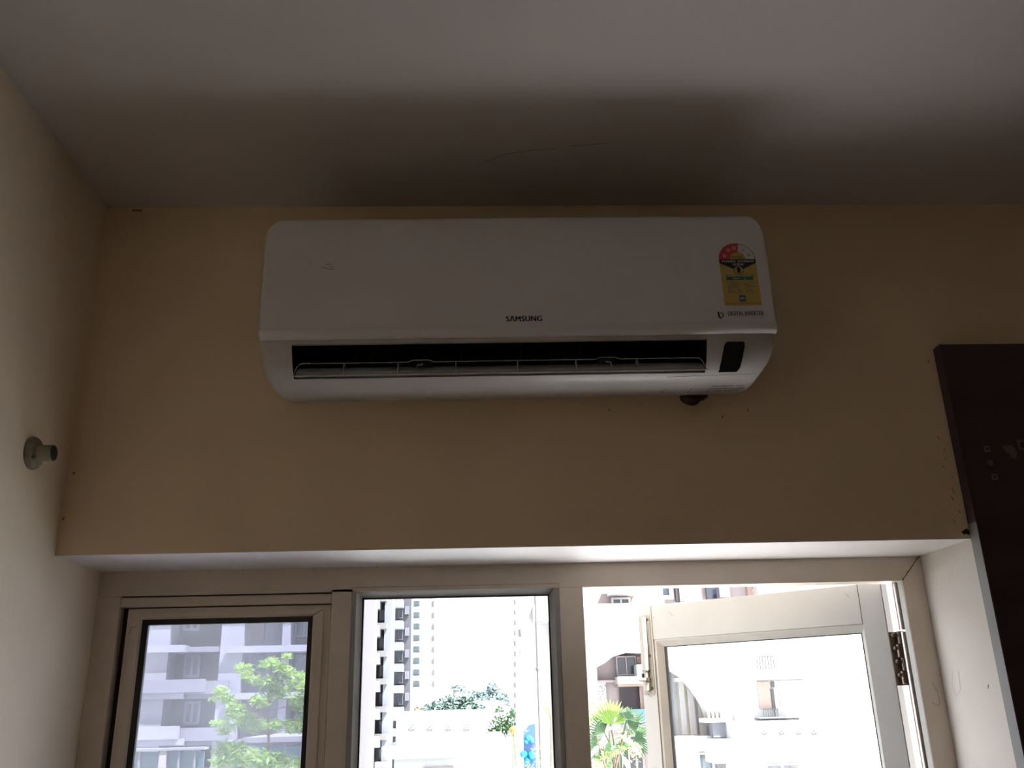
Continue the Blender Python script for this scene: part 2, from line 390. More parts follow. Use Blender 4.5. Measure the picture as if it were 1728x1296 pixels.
# display window, following the housing curve
def zx(z): return .5165 + (z - .698) * .19
dv = MB(); N = 14; L_ = []
za, zb = .6475, .7005
for i in range(N + 1):
    z = za + (zb - za) * i / N; s_ = zx(z); w_ = .0435
    c0 = .004 if i in (0, N) else 0.0012 if i in (1, N - 1) else 0
    if i == 0: L_.append((s_ , s_ + w_ - .005, z))
    else: L_.append((s_ + c0, s_ + w_ - c0, z))
vs = []
for x0, x1, z in L_: vs += [(x0, prof_y(z) - .0016, z - .0004), (x1, prof_y(z) - .0016, z - .0004)]
for x0, x1, z in L_: vs += [(x0, prof_y(z) + .002, z), (x1, prof_y(z) + .002, z)]
o_ = 2 * (N + 1)
fs = [(2 * i, 2 * i + 1, 2 * i + 3, 2 * i + 2) for i in range(N)]
fs += [(2 * i, 2 * i + 2, o_ + 2 * i + 2, o_ + 2 * i) for i in range(N)] + [(2 * i + 1, 2 * i + 3, o_ + 2 * i + 3, o_ + 2 * i + 1) for i in range(N)]
fs += [(0, 1, o_ + 1, o_), (2 * N, 2 * N + 1, o_ + 2 * N + 1, o_ + 2 * N)]
dv.add(vs, fs).build('display_window', M_black, ac, smooth=True)
# seam between the grille and the underside tray
def on_shell(name, x0, z0, x1, z1, th, m, parent=ac):
    b = MB(); yy0, yy1 = prof_y(z0), prof_y(z1)
    return b.add([(x0, yy0 - .0007, z0 - th), (x1, yy1 - .0007, z1 - th), (x1, yy1 - .0011, z1 + th), (x0, yy0 - .0011, z0 + th)], [(0, 1, 2, 3)]).build(name, m, parent)
on_shell('seam', .40, .6418, .59, .6445, .0003, M_pgrey)
def under(name, pts, m, parent):
    """flat marks on the underside: (x, s) with s along the profile between rings 1..5"""
    b = MB()
    for q in pts:
        vv = []
        for x, s in q:
            i = min(4, max(1, int(s))); t = s - i
            y = prof[i][0] + (prof[i + 1][0] - prof[i][0]) * t; z = prof[i][1] + (prof[i + 1][1] - prof[i][1]) * t
            vv.append((x, y, z - .0009))
        b.add(vv, [tuple(range(len(vv)))])
    return b.build(name, m, parent)
under('tray_slot', [[(.402, 1.9), (.4035, 1.9), (.4055, 3.0), (.404, 3.0)]], M_print, ac)
under('tray_slot', [[(.461, 1.9), (.4625, 1.9), (.4645, 3.0), (.463, 3.0)]], M_print, ac)
warn = []
for row, (s, xa, xb) in enumerate(((3.35, .503, .572), (2.75, .499, .575), (2.2, .499, .571))):
    x = xa
    while x < xb:
        w2 = random.uniform(.0015, .005)
        if random.random() < .9: warn.append([(x, s), (x + w2, s), (x + w2 + .0006, s + .26), (x + .0006, s + .26)])
        x += w2 + .0012
ws = under('warning_print', warn, M_pgrey, ac)
# ------- writing and stickers on the panel
def text_polys(body_, size, bold=0.0, spacing=1.0, sx=1.0):
    cu = bpy.data.curves.new('lettering', 'FONT'); cu.body = body_; cu.size = size; cu.offset = bold; cu.space_character = spacing
    cu.align_x = 'LEFT'; cu.resolution_u = 3
    o = bpy.data.objects.new('lettering', cu); COL.objects.link(o)
    dg = bpy.context.evaluated_depsgraph_get(); me = bpy.data.meshes.new_from_object(o.evaluated_get(dg))
    vs = [(v.co.x * sx, v.co.y) for v in me.vertices]; fs = [tuple(p.vertices) for p in me.polygons]
    bpy.data.objects.remove(o); bpy.data.meshes.remove(me); bpy.data.curves.remove(cu)
    return vs, fs
def panel_text(name, s, x0, x1, z0, h, m, parent, bold=0.0, spacing=1.0, off=.0006, heavy=0):
    vs, fs = text_polys(s, 1.0, bold, spacing)
    xa = min(v[0] for v in vs); xb = max(v[0] for v in vs); ya = min(v[1] for v in vs); yb = max(v[1] for v in vs)
    V = [(x0 + (v[0] - xa) / (xb - xa) * (x1 - x0), z0 + (v[1] - ya) / (yb - ya) * h) for v in vs]
    b = MB()
    for k in ((0,) if not heavy else (-heavy, 0, heavy)):
        b.add([(x + k, panel_y(z) - off - abs(k) * .1, z) for x, z in V], fs)
    return b.build(name, m, parent)
def panel_poly(name, poly, m, parent, off):
    return MB().prism_panel(poly, off).build(name, m, parent)
def prism_panel(s, poly, off):
    n = len(poly)
    return s.add([(x, panel_y(z) - off, z) for x, z in poly], [tuple(range(n))])
MB.prism_panel = prism_panel
panel_text('brand_lettering', 'S\u039bMSUNG', .061, .135, .7470, .0128, M_print, panel, bold=.0, spacing=1.10, heavy=.0009)
panel_text('model_lettering', 'DIGITAL INVERTER', .5265, .602, .7535, .0098, M_print, panel, bold=.0, spacing=.95, heavy=.0002)
panel_text('model_lettering', 'TECHNOLOGY', .562, .603, .7495, .0016, M_pgrey, panel, spacing=1.6)
def arc(cx, cz, r, a0, a1, n=14): return [(cx + r * math.cos(math.radians(a0 + (a1 - a0) * i / n)), cz + r * math.sin(math.radians(a0 + (a1 - a0) * i / n))) for i in range(n + 1)]
emb = panel_poly('emblem', [(.5045, .7625), (.5085, .7625), (.5085, .7535)] + [(.5095, .7505), (.5115, .7488), (.5115, .7465), (.508, .7475), (.5055, .7505), (.5045, .7545)], M_print, panel, .0006)
ring_ = [(.5098, .7615)] + arc(.5115, .7553, .0063, 90, -80) + [(.5115, .7505)] + arc(.5115, .7553, .0032, -80, 90)[0:] + [(.5098, .7585)]
bmx = MB()
oa = arc(.5112, .7553, .0066, 95, -100, 16); ia = arc(.5112, .7553, .0032, 95, -100, 16)
for i in range(16): bmx.prism_panel([oa[i], oa[i + 1], ia[i + 1], ia[i]], .0006)
bmx.build('emblem', M_pgrey, panel)
# energy label
LX, LW, LB, LS = .5612, .0395, .7770, .8865
def lab_side(z): return 0
base_poly = [(LX - LW, LB), (LX + LW, LB), (LX + LW, LS)] + arc(LX, LS, LW, 0, 180, 24)[1:-1] + [(LX - LW, LS)]
bl_ = MB(); bl_.prism_panel(base_poly, .0008)
en = bl_.build('energy_label', M_yel, panel, label='yellow power savings star label with a red and white arch')
def lp(name, poly, m, off=.0012): return panel_poly(name, poly, m, en, off)
def sector(r0, r1, a0, a1, m, off=.0011, n=14):
    b = MB(); A = arc(LX, LS, r1, a0, a1, n); B = arc(LX, LS, r0, a0, a1, n)
    for i in range(n): b.prism_panel([A[i], A[i + 1], B[i + 1], B[i]], off)
    return b.build('sector', m, en)
sector(.0175, .0385, 80, 180, M_red); sector(.0175, .0385, 0, 80, M_wht); sector(.0385, .0395, 0, 180, M_print, .0012); sector(.0170, .0177, 0, 180, M_print, .0012)
def star(cx, cz, r, m, rot=90, wire=True):
    pts = []
    for i in range(10):
        rr = r if i % 2 == 0 else r * .42
        a = math.radians(rot + 36 * i); pts.append((cx + rr * math.cos(a), cz + rr * math.sin(a)))
    b = MB(); c = (cx, cz)
    for i in range(10): b.prism_panel([pts[i], pts[(i + 1) % 10], c], .0014)
    b.build('star', m, en)
    b = MB()
    for i in range(10):
        q = [(cx + (p[0] - cx) * .5, cz + (p[1] - cz) * .5) for p in (pts[i], pts[(i + 1) % 10])]
        b.prism_panel([q[0], q[1], c], .0016)
    b.build('star_center', M_red if m is M_wht else M_wht, en)
for a_, m_s in ((162, M_wht), (126, M_wht), (98, M_wht), (54, M_pgrey), (20, M_pgrey)):
    star(LX + .028 * math.cos(math.radians(a_)), LS + .028 * math.sin(math.radians(a_)), .0058 if m_s is M_wht else .0045, m_s)
lp('band', [(LX - LW, LS), (LX + LW, LS), (LX + LW, LS - .009), (LX + .008, LS - .0245), (LX - .008, LS - .0245), (LX - LW, LS - .009)][::-1], M_print)
panel_text('label_lettering', 'MORE STARS', LX - .0115, LX + .0115, LS + .0062, .0020, M_print, en, off=.0013, heavy=.0001)
panel_text('label_lettering', 'MORE SAVINGS', LX - .0145, LX + .0145, LS + .0020, .0021, M_print, en, off=.0013, heavy=.0001)
panel_text('label_lettering', 'POWER SAVINGS', LX - .034, LX + .034, LS - .0078, .0052, M_wht, en, off=.0015, heavy=.00025)
panel_text('label_lettering', 'GUIDE', LX - .012, LX + .0125, LS - .0152, .0050, M_wht, en, off=.0015, heavy=.00025)
lp('emblem', arc(LX, LS - .0265, .0108, 0, 345, 23), M_print, .0014)
lp('emblem', arc(LX, LS - .0265, .0098, 0, 345, 23), M_yel, .0016)
lp('emblem', [(LX - .003, LS - .0335), (LX + .003, LS - .0335), (LX + .004, LS - .024), (LX + .001, LS - .0185), (LX - .004, LS - .021)], M_print, .0018)
lp('heading_strip', [(LX - .029, LS - .0425), (LX + .029, LS - .0425), (LX + .029, LS - .0385), (LX - .029, LS - .0385)], M_grn, .0011)
bb = MB()
x = LX - .0275
while x < LX + .026:
    ww = random.uniform(.002, .006); bb.prism_panel([(x, LS - .0415), (x + ww, LS - .0415), (x + ww, LS - .0395), (x, LS - .0395)], .0013); x += ww + .0009
bb.build('heading_print', M_wht, en)
lp('heading_strip', [(LX - .029, LS - .0500), (LX + .029, LS - .0500), (LX + .029, LS - .0428), (LX - .029, LS - .0428)], M_grn, .0011)
bb = MB()
for xa, xb in ((-.015, -.009), (-.008, -.001), (.010, .014)): bb.prism_panel([(LX + xa, LS - .0472), (LX + xb, LS - .0472), (LX + xb, LS - .0457), (LX + xa, LS - .0457)], .0013)
bb.build('heading_print', M_wht, en)
bb = MB()
for r in range(10):
    z = LS - .0555 - r * .0028
    for (xa, xb, pr) in ((-.028, .002, .85), (.009, .030, .8)):
        x = LX + xa; xe = LX + xb - random.uniform(0, .012)
        while x < xe:
            ww = random.uniform(.0012, .0045)
            if random.random() < pr: bb.prism_panel([(x, z), (x + ww, z), (x + ww, z + .0013), (x, z + .0013)], .0012)
            x += ww + .0007
bb.build('table_print', M_pgrey, en)
lp('logo_square', [(LX - .0065, LB + .0085), (LX + .0070, LB + .0085), (LX + .0070, LB + .0235), (LX - .0065, LB + .0235)], M_teal)
lp('logo_stroke', [(LX - .0045, LB + .0150), (LX + .0045, LB + .0150), (LX + .0055, LB + .0170), (LX - .0035, LB + .0175)], M_wht, .0014)
bb = MB(); x = LX - .036
while x < LX + .035:
    ww = random.uniform(.001, .004); bb.prism_panel([(x, LB + .0045), (x + ww, LB + .0045), (x + ww, LB + .0056), (x, LB + .0056)], .0012); x += ww + .0006
bb.build('table_print', M_pgrey, en)
for pts in ([(-.326, .879), (-.316, .876), (-.303, .8735), (-.298, .8735)], [(-.318, .884), (-.311, .887), (-.304, .884)], [(-.308, .880), (-.299, .879)], [(-.349, .888), (-.346, .886)], [(-.087, .838), (-.086, .835)]):
    b = MB()
    for (x0, z0), (x1, z1) in zip(pts, pts[1:]): b.prism_panel([(x0, z0 - .0007), (x1, z1 - .0007), (x1, z1 + .0007), (x0, z0 + .0007)], .0005)
    b.build('scratch', M_pgrey, panel)
ac.rotation_euler = (0, -math.radians(.30), 0)

# ---------------------------------------------------------------- window frame (fixed): window_1
FY0, FY1, HB = .243, .300, .262
w1 = empty('window_1', .09, .27, WZ); w1['kind'] = 'structure'
def fbox(name, x0, x1, z0, z1, y0=FY0, y1=FY1, m=M_frame, parent=w1, bv=.0015): return MB().box(x0, x1, y0, y1, z0, z1).build(name, m, parent, bevel=bv)
# head and jambs with mitred corner at the right
MB().prism([(XL, LZ), (XL, HB), (1.027, HB), (WXR - .003, LZ)], FY0, FY1).build('head', M_frame, w1, bevel=.0012)
MB().prism([(1.0275, HB), (WXR - .003, LZ - .001), (WXR - .003, WZ + .02), (1.0275, WZ + .02)], FY0, .266).build('jamb', M_frame, w1, bevel=.0012)
fbox('jamb', XL, -.845, WZ + .02, HB)
fbox('mullion', -.352, -.304, WZ + .02, HB + .008)
fbox('mullion', .188, .2465, WZ + .02, HB)
fbox('bottom_rail', XL, WXR - .003, WZ + .02, WZ + .08, FY0 + .001)
fbox('jamb_rebate', 1.046, WXR - .003, WZ + .02, HB, .266, FY1, M_hinge)
fbox('rebate_lip', 1.0265, 1.0335, WZ + .08, HB - .001, .2445, .269, M_sash, bv=.001)
MB().tube([(1.033, .284, WZ + .08), (1.033, .284, .145)], .0125, 12).build('rebate_tube', M_steel, w1, smooth=True)
MB().tube([(1.033, .284, .150), (1.033, .284, HB)], .0125, 12).build('rebate_tube', M_steel, w1, smooth=True)
# centre fixed light
ctr = MB().ring(-.304, .188, WZ + .08, .2715, FY0 + .004, FY0 + .030, .022, .022, .022, .022, .012).build('glazing_bead', M_bead, w1, bevel=.0008)
MB().ring(-.284, .168, WZ + .10, .2515, FY0 + .0285, FY0 + .036, .005, .0045, .0045, .005).build('gasket', M_gasket, w1)
MB().box(-.302, .186, FY0 + .033, FY0 + .038, WZ + .085, .268).build('glass_pane', M_glass, w1)
MB().ring(-.3055, .1895, WZ + .078, .273, FY0 - .0008, FY0 + .003, .002, .0015, .0015, .002).build('bead_lip', M_sash, w1)
# left light: inner stop above the sash + grime line
fbox('head_stop', -.845, -.352, .2375, HB - .0015, FY0 + .003, FY1)
fbox('joint', -.843, -.353, HB - .0022, HB + .0002, FY0 - .0006, FY0 + .01, M_crack, bv=0)
g_ = MB()
for i in range(150):                                    # grime along the head joint
    u = random.random(); x = (XL + .02 + u * 1.93); z = LZ - .004 - abs(random.gauss(0, .0035)); s1 = random.uniform(.0006, .003)
    if random.random() < .5 and x < 1.0: continue
    g_.prism([(x, z), (x + s1 * 2.5, z + .0005), (x + s1 * 2, z + s1 * .5)], FY0 - .0006, FY0)
for i in range(60):
    t = random.random() ** 1.2; x = 1.0275 + t * .055 + random.gauss(0, .0015); z = HB + t * .06 + abs(random.gauss(0, .003)); s1 = random.uniform(.0008, .0025)
    g_.prism([(x, z), (x + s1, z), (x + s1 * .7, z + s1)], FY0 - .0006, FY0)
g_.build('grime', M_dirt, w1, kind='stuff')
MB().prism([(1.0275, HB), (1.0285, HB), (WXR - .004, LZ - .002), (WXR - .006, LZ - .002)], FY0 - .0007, FY0 + .001).build('joint', M_crack, w1)
# caulk outline left by a hook on the right jamb
def outline(name, pts, w_, y, parent, m=M_faint, xplane=None):
    b = MB()
    for (x0, z0), (x1, z1) in zip(pts, pts[1:]):
        dx, dz = x1 - x0, z1 - z0; L = math.hypot(dx, dz); nx, nz = -dz / L * w_, dx / L * w_
        if xplane is None: b.prism([(x0 - nx, z0 - nz), (x1 - nx, z1 - nz), (x1 + nx, z1 + nz), (x0 + nx, z0 + nz)], y - .0006, y)
        else: b.add([(xplane, x0 - nx, z0 - nz), (xplane, x1 - nx, z1 - nz), (xplane, x1 + nx, z1 + nz), (xplane, x0 + nx, z0 + nz)], [(0, 1, 2, 3)])
    return b.build(name, m, parent)
rv = bpy.data.objects['trim_2']
outline('scuff', [(1.058, .028), (1.066, .006), (1.068, -.02), (1.060, -.025), (1.050, -.018)], .0006, FY0, w1)
outline('scuff', [(.16, .05), (.165, .01), (.19, -.006), (.20, .02), (.185, .05)], .0007, 0, rv, xplane=WXR - .0034)
for yy, zz in ((.12, .262), (.08, .265), (.10, .27), (.04, .285)): outline('scuff', [(yy, zz), (yy + .006, zz - .012)], .0006, 0, rv, xplane=WXR - .0034)
outline('speck', [(.045, .017), (.05, .009)], .0012, 0, rv, M_crack, xplane=WXR - .0036)

# ---------------------------------------------------------------- left casement: window_2 (closed)
w2 = empty('window_2', -.588, .26, WZ + .08); w2['kind'] = 'structure'
LX0, LX1, LT, LBZ = -.828, -.3545, .2345, WZ + .09
MB().ring(LX0, LX1, LBZ, LT, FY0 + .010, FY0 + .045, .036, .044, .026, .05, .004).build('casement_frame', M_frame, w2, bevel=.001)
MB().ring(LX0 + .012, LX1 - .016, LBZ + .02, LT - .010, FY0 + .004, FY0 + .011, .024, .026, .016, .03, .005).build('glazing_bead', M_frame, w2, bevel=.001)
MB().ring(-.795, -.397, LBZ + .045, .2110, FY0 + .010, FY0 + .022, .0165, .0095, .0145, .012).build('gasket', M_gasket, w2)
MB().box(-.79, -.395, FY0 + .016, FY0 + .020, LBZ + .045, .208).build('glass_pane', M_glass_dusty, w2)
outline('joint', [(-.3985, .2085), (-.372, .224)], .0006, FY0 + .004, w2, M_crack)
outline('scuff', [(-.817, .176), (-.815, .192), (-.803, .193)], .0009, FY0 + .0035, w2)
MB().box(-.846, -.828, FY0 + .03, FY0 + .046, LBZ, .2375).build('gap_shade_strip', M_gasket, w2)  # dark fill painting in the shaded gap round the sash
MB().box(-.846, -.3525, FY0 + .03, FY0 + .046, LT, .2378).build('gap_shade_strip', M_crack, w2)
w2.rotation_euler = (0, 0, 0)

# ---------------------------------------------------------------- right casement swung open outwards: window_3
HX, HY = 1.007, .322
w3 = empty('window_3', HX, HY, WZ + .06); w3['kind'] = 'structure'
SW, ST = .728, .270
zb = WZ + .06
def L3(mb, name, m, parent=None, **k):
    """closed-position sash coordinates: x from 0 (hinge) to -SW (free), y 0 = inner face, z relative to lens"""
    mb.v = [(x, y, z - zb) for x, y, z in mb.v]
    return mb.build(name, m, parent or w3, local=True, **k)
TH = .040; stF, stH, rl = .047, .058, .098
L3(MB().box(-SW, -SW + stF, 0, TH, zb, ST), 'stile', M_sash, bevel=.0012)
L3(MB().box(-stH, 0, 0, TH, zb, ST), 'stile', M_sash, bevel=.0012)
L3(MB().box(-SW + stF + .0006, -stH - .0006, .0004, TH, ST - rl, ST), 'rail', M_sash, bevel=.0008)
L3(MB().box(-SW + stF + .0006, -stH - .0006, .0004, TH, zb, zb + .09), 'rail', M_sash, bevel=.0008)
gx0, gx1, gz1, gz0 = -SW + stF, -stH, ST - rl, zb + .09
L3(MB().ring(gx0, gx1, gz0, gz1, .003, .020, .026, .014, .022, .02, .018), 'glazing_bead', M_bead, bevel=.0006)
L3(MB().ring(gx0 + .022, gx1 - .007, gz0 + .016, gz1 - .0185, .0185, .025, .0095, .0085, .0045, .006), 'gasket', M_gasket)
L3(MB().box(gx0 + .01, gx1 - .004, .022, .0265, gz0 + .01, gz1 - .01), 'glass_pane', M_glass)
L3(MB().box(-.0002, .0012, .001, TH - .001, zb, ST - .001), 'edge_shade_strip', M_edge_shade)
L3(MB().box(-stH - .0007, -stH + .0001, -.0004, .001, ST - rl, ST), 'joint', M_crack)
L3(MB().box(-SW + stF - .0002, -SW + stF + .0008, -.0004, .001, ST - rl - .6, ST), 'joint', M_dirt)
# tower bolt on the free stile
tb = L3(MB().box(-SW + .003, -SW + stF - .006, -.0022, 0, .020, .245), 'tower_bolt', M_bolt, bevel=.0006)
bx = -SW + .021
def tbp(mb, name, m, **k): return L3(mb, name, m, parent=tb, **k)
tbp(MB().tube([(bx, -.009, .086), (bx, -.009, .236)], .0095, 14), 'bolt_barrel', M_bolt, smooth=True)
tbp(MB().tube([(bx, -.009, .030), (bx, -.009, .055)], .0095, 14), 'bolt_barrel', M_bolt, smooth=True)
tbp(MB().tube([(bx, -.009, .028), (bx, -.009, .09)], .0065, 12), 'bolt_rod', M_bolt, smooth=True)
tbp(MB().box(bx - .0105, bx + .0105, -.012, -.0005, .084, .0875), 'barrel_collar', M_screw)
tbp(MB().box(bx + .004, bx + .011, -.0175, -.006, .056, .066), 'bolt_stop', M_screw)
tbp(MB().box(bx - .0115, bx - .009, -.0175, -.006, .060, .078), 'bolt_stop', M_screw)
tbp(MB().lathe((bx, -.012, .060), (-.35, -1, 0), [(0, .004), (.002, .0055), (.026, .0055), (.028, .004), (.028, 0)], 14), 'bolt_knob', M_bolt, smooth=True)
for z in (.231, .127, .036):
    tbp(MB().lathe((bx + .0125, -.0022, z), (0, -1, 0), [(0, .0042), (.0015, .0040), (.0022, .002), (.0012, 0)], 12), 'screw', M_screw)
    tbp(MB().lathe((bx - .0135, -.0022, z - .004), (0, -1, 0), [(0, .0022), (.001, .002), (.0015, 0)], 10), 'screw', M_screw)
g2 = MB()
for i in range(40):
    zc_ = random.choice((.036, .02, .236)); x = bx + random.gauss(.004, .009); z = zc_ + random.gauss(0, .006); s1 = random.uniform(.0008, .003)
    g2.prism([(x, z), (x + s1, z), (x + s1 * .6, z + s1 * 1.3)], -.0028, -.0022)
L3(g2, 'grime', M_dirt, kind='stuff')
for x, z in ((-.095, .252), (-.62, .247)):
    L3(MB().prism([(x, z), (x + .012, z - .010), (x + .0115, z - .0112)], -.0003, .0004), 'scratch', M_dirt)
w3.rotation_euler = (0, 0, -math.radians(43))
# hinge (knuckles between sash and jamb)
hg = MB().box(1.000, 1.046, .3035, .3065, .022, .146).build('hinge_leaf', M_hinge, w1)
hx, hy = 1.022, .296
zz = .147
for i in range(4):
    z1 = zz - i * .031
    MB().tube([(hx + (-.003 if i % 2 else .003), hy, z1 - .029), (hx + (-.003 if i % 2 else .003), hy, z1)], .0085, 12).build('knuckle', M_hinge, hg, smooth=True)
    MB().box(hx - .0015 + (.006 if i % 2 else -.004), hx + .0005 + (.006 if i % 2 else -.004), hy - .0105, hy - .007, z1 - .026, z1 - .002).build('knuckle_edge', M_steel, hg)
    for dx in (-.014, .015):
        MB().lathe((hx + dx, hy - .0005, z1 - .008), (0, -1, 0), [(-.004, .0048), (.002, .0046), (.004, .003), (.003, 0)], 12).build('screw', M_screw, hg)

# ---------------------------------------------------------------- curtain rod socket on the left wall
cs = thing('curtain_rod_socket', 'small aged metal curtain rod socket with a dark open end on the left wall', 'curtain rod socket', XL, -.157, .498)
MB().lathe((XL, -.162, .500), (1, 0, 0), [(0, .0), (0, .033), (.004, .034), (.010, .031), (.014, .021), (.016, .016)], 28).build('flange', M_sock, cs, smooth=True)
MB().lathe((XL, -.162, .500), (1, 0, 0), [(.008, .0165), (.043, .0165), (.044, .0160), (.044, .0135)], 24).build('sleeve', mat('sleeve_paint', (.30, .26, .19), .4), cs, smooth=True)
MB().lathe((XL, -.162, .500), (1, 0, 0), [(.030, 0), (.0445, .0), (.0445, .0152), (.041, .0158)], 24).build('end_plug', M_gasket, cs)
MB().lathe((XL + .012, -.162 - .018, .500 - .012), (1, -.3, 0), [(0, .004), (.003, .0035), (.004, 0)], 10).build('screw', M_screw, cs)

# ---------------------------------------------------------------- maroon board right of the window
bd = thing('wooden_board', 'tall dark maroon laminated board fixed to the wall right of the window', 'board', 1.45, -.018, ZF)
MB().box(1.0835, 1.95, -.031, -.019, ZF + .002, .771).build('face_panel', M_board, bd, bevel=.001)
MB().box(1.0815, 1.95, -.0188, -.001, ZF + .002, .768).build('backing_panel', M_edge, bd)
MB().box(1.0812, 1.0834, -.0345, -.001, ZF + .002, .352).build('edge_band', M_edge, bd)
MB().box(1.0812, 1.0834, -.0345, -.001, .352, .770).build('edge_band', M_board, bd)  # upper edge in dark board colour, painting in its lack of light
for x, z in ((1.142, .516), (1.1455, .451)):
    c_ = MB().ring(x - .0068, x + .0068, z - .0068, z + .0068, -.0335, -.031, .004, .004, .004, .004).build('mounting_clip', M_clip, bd, bevel=.0006)
    MB().lathe((x, -.0312, z), (0, -1, 0), [(0, .0040), (.002, .0036), (.001, 0)], 12).build('screw', M_print, c_)
c_ = MB().ring(1.214, 1.242, .512, .536, -.034, -.031, .006, .006, .006, .006).build('mounting_clip', M_clip, bd, bevel=.0006)
MB().lathe((1.228, -.0345, .526), (0, -1, 0), [(0, .0045), (.003, .004), (.002, 0)], 12).build('screw', M_steel, c_)
MB().prism([(1.180, .523), (1.197, .524), (1.205, .517), (1.209, .504), (1.204, .494), (1.196, .493), (1.190, .503), (1.182, .512)], -.0325, -.031).build('adhesive_residue', M_clip, bd)
MB().prism([(1.136, .489), (1.146, .491), (1.150, .484), (1.147, .477), (1.140, .477)], -.032, -.031).build('adhesive_residue', M_clip, bd)
#OUTSIDE
# ================================================================ outside the window
GZ = -7.3
M_ground = mat('ground_pale_concrete', (0.74, 0.74, 0.75), 0.9, noise=0.12, nscale=0.3)
_mat0 = mat
def mat(name, col, *a, **k):
    if k.get('transl'): k['transl'] = tuple(c * 0.66 for c in k['transl'])
    return _mat0(name, tuple(c * 0.64 for c in col), *a, **k)
M_lav = mat('render_lavender_grey', (0.14, 0.133, 0.165), 0.85, noise=0.08, nscale=0.6)  # lavender renders darkened: the block's shade put into their colour
M_lavl = mat('render_pale_lavender', (0.21, 0.207, 0.25), 0.85, noise=0.06, nscale=0.6)
M_lavd = mat('render_brown_grey', (0.09, 0.078, 0.09), 0.85, noise=0.1, nscale=0.8)
M_pane = mat('dark_window_pane', (0.035, 0.042, 0.06), 0.15)
M_pane2 = mat('blue_grey_window_pane', (0.06, 0.095, 0.13), 0.2)
M_maroon = mat('maroon_shutter', (0.08, 0.045, 0.06), 0.6)
M_white = mat('white_exterior_paint', (0.58, 0.58, 0.59), 0.8, noise=0.04, nscale=1.5)
M_cream = mat('cream_exterior_paint', (0.50, 0.48, 0.475), 0.8, noise=0.04, nscale=1.0)
M_pink = mat('pale_pink_paint', (0.36, 0.305, 0.31), 0.85, noise=0.06, nscale=1.0)
M_peach = mat('peach_paint', (0.40, 0.29, 0.25), 0.85)
M_shade = mat('dark_grey_and_recess_shade', (0.085, 0.07, 0.075), 0.85)  # dark grey; also paints shade into flat recesses and slots
M_tealf = mat('teal_screen', (0.035, 0.10, 0.13), 0.4)
M_blue = mat('blue_panel', (0.05, 0.11, 0.28), 0.5)
M_cyan = mat('cyan_plastic', (0.01, 0.24, 0.42), 0.4)
M_orange = mat('orange_plastic', (0.55, 0.22, 0.05), 0.5)
M_pole = mat('grey_galvanised_pole', (0.09, 0.085, 0.09), 0.5)
M_bark = mat('bark', (0.16, 0.11, 0.07), 0.9, noise=0.3, nscale=20)
M_leaf = mat('leaf_bright_green', (0.19, 0.33, 0.06), 0.45, noise=0.4, nscale=1.5, transl=(0.34, 0.50, 0.09))
M_leaf2 = mat('leaf_dark_green', (0.045, 0.11, 0.045), 0.4, noise=0.35, nscale=2, transl=(0.07, 0.15, 0.05))
M_leaf3 = mat('leaf_yellow_green', (0.20, 0.29, 0.06), 0.5, noise=0.3, nscale=3, transl=(0.25, 0.34, 0.06))
M_far = mat('leaf_hazy_green', (0.13, 0.20, 0.175), 0.7, noise=0.25, nscale=0.3)
M_leafp = mat('leaf_silver_green', (0.36, 0.42, 0.33), 0.4, noise=0.2, nscale=6, transl=(0.4, 0.5, 0.3))
M_car = mat('white_car_paint', (0.75, 0.75, 0.76), 0.2)

MB().box(-160, 160, .6, 420, GZ - .3, GZ).build('ground', M_ground, **S)

MB().box(-60, -2.2, .7, 40, GZ, GZ + .04).build('dark_ground_patch', mat('dark_ground_tone', (0.15, 0.155, 0.12), 0.9, noise=0.3, nscale=2), **S)  # dark patch added out of view to cut ground bounce onto the ceiling

def pbox(mb, u0, u1, v0, v1, Y, depth, zdown=None):
    """box whose front face stands at distance Y and covers the given stretch of the view"""
    A = P(u0, (v0 + v1) / 2, Y); B = P(u1, (v0 + v1) / 2, Y); T = P((u0 + u1) / 2, v0, Y); D = P((u0 + u1) / 2, v1, Y)
    return mb.box(A.x, B.x, Y, Y + depth, D.z if zdown is None else zdown, T.z)
def part(name, m, parent, u0, u1, v0, v1, Y, depth, zdown=None, **k):
    return pbox(MB(), u0, u1, v0, v1, Y, depth, zdown).build(name, m, parent, **k)
def win(parent, u0, u1, v0, v1, Y, frame=M_white, pane=M_pane, mull=1, fw=None, d=.12):
    A = P(u0, (v0 + v1) / 2, Y); B = P(u1, (v0 + v1) / 2, Y); T = P((u0 + u1) / 2, v0, Y); D = P((u0 + u1) / 2, v1, Y)
    f_ = fw or (B.x - A.x) * .07
    mb = MB().ring(A.x, B.x, D.z, T.z, Y, Y + d, f_, f_, f_, f_)
    for i in range(mull):
        x = A.x + (B.x - A.x) * (i + 1) / (mull + 1); mb.box(x - f_ / 2, x + f_ / 2, Y + .01, Y + d, D.z, T.z)
    o = mb.build('window', frame, parent)
    MB().box(A.x + f_ * .5, B.x - f_ * .5, Y + d * .6, Y + d * .9, D.z + f_ * .5, T.z - f_ * .5).build('pane', pane, o)
    return o
def rail(parent, u0, u1, v0, v1, Y, n, m=M_pole, th=.03):
    A = P(u0, (v0 + v1) / 2, Y); B = P(u1, (v0 + v1) / 2, Y); T = P((u0 + u1) / 2, v0, Y); D = P((u0 + u1) / 2, v1, Y)
    mb = MB().box(A.x, B.x, Y, Y + th, T.z - th, T.z)
    for i in range(n): 
        x = A.x + (B.x - A.x) * i / (n - 1); mb.box(x - th / 2, x + th / 2, Y, Y + th, D.z, T.z)
    return mb.build('railing', m, parent)

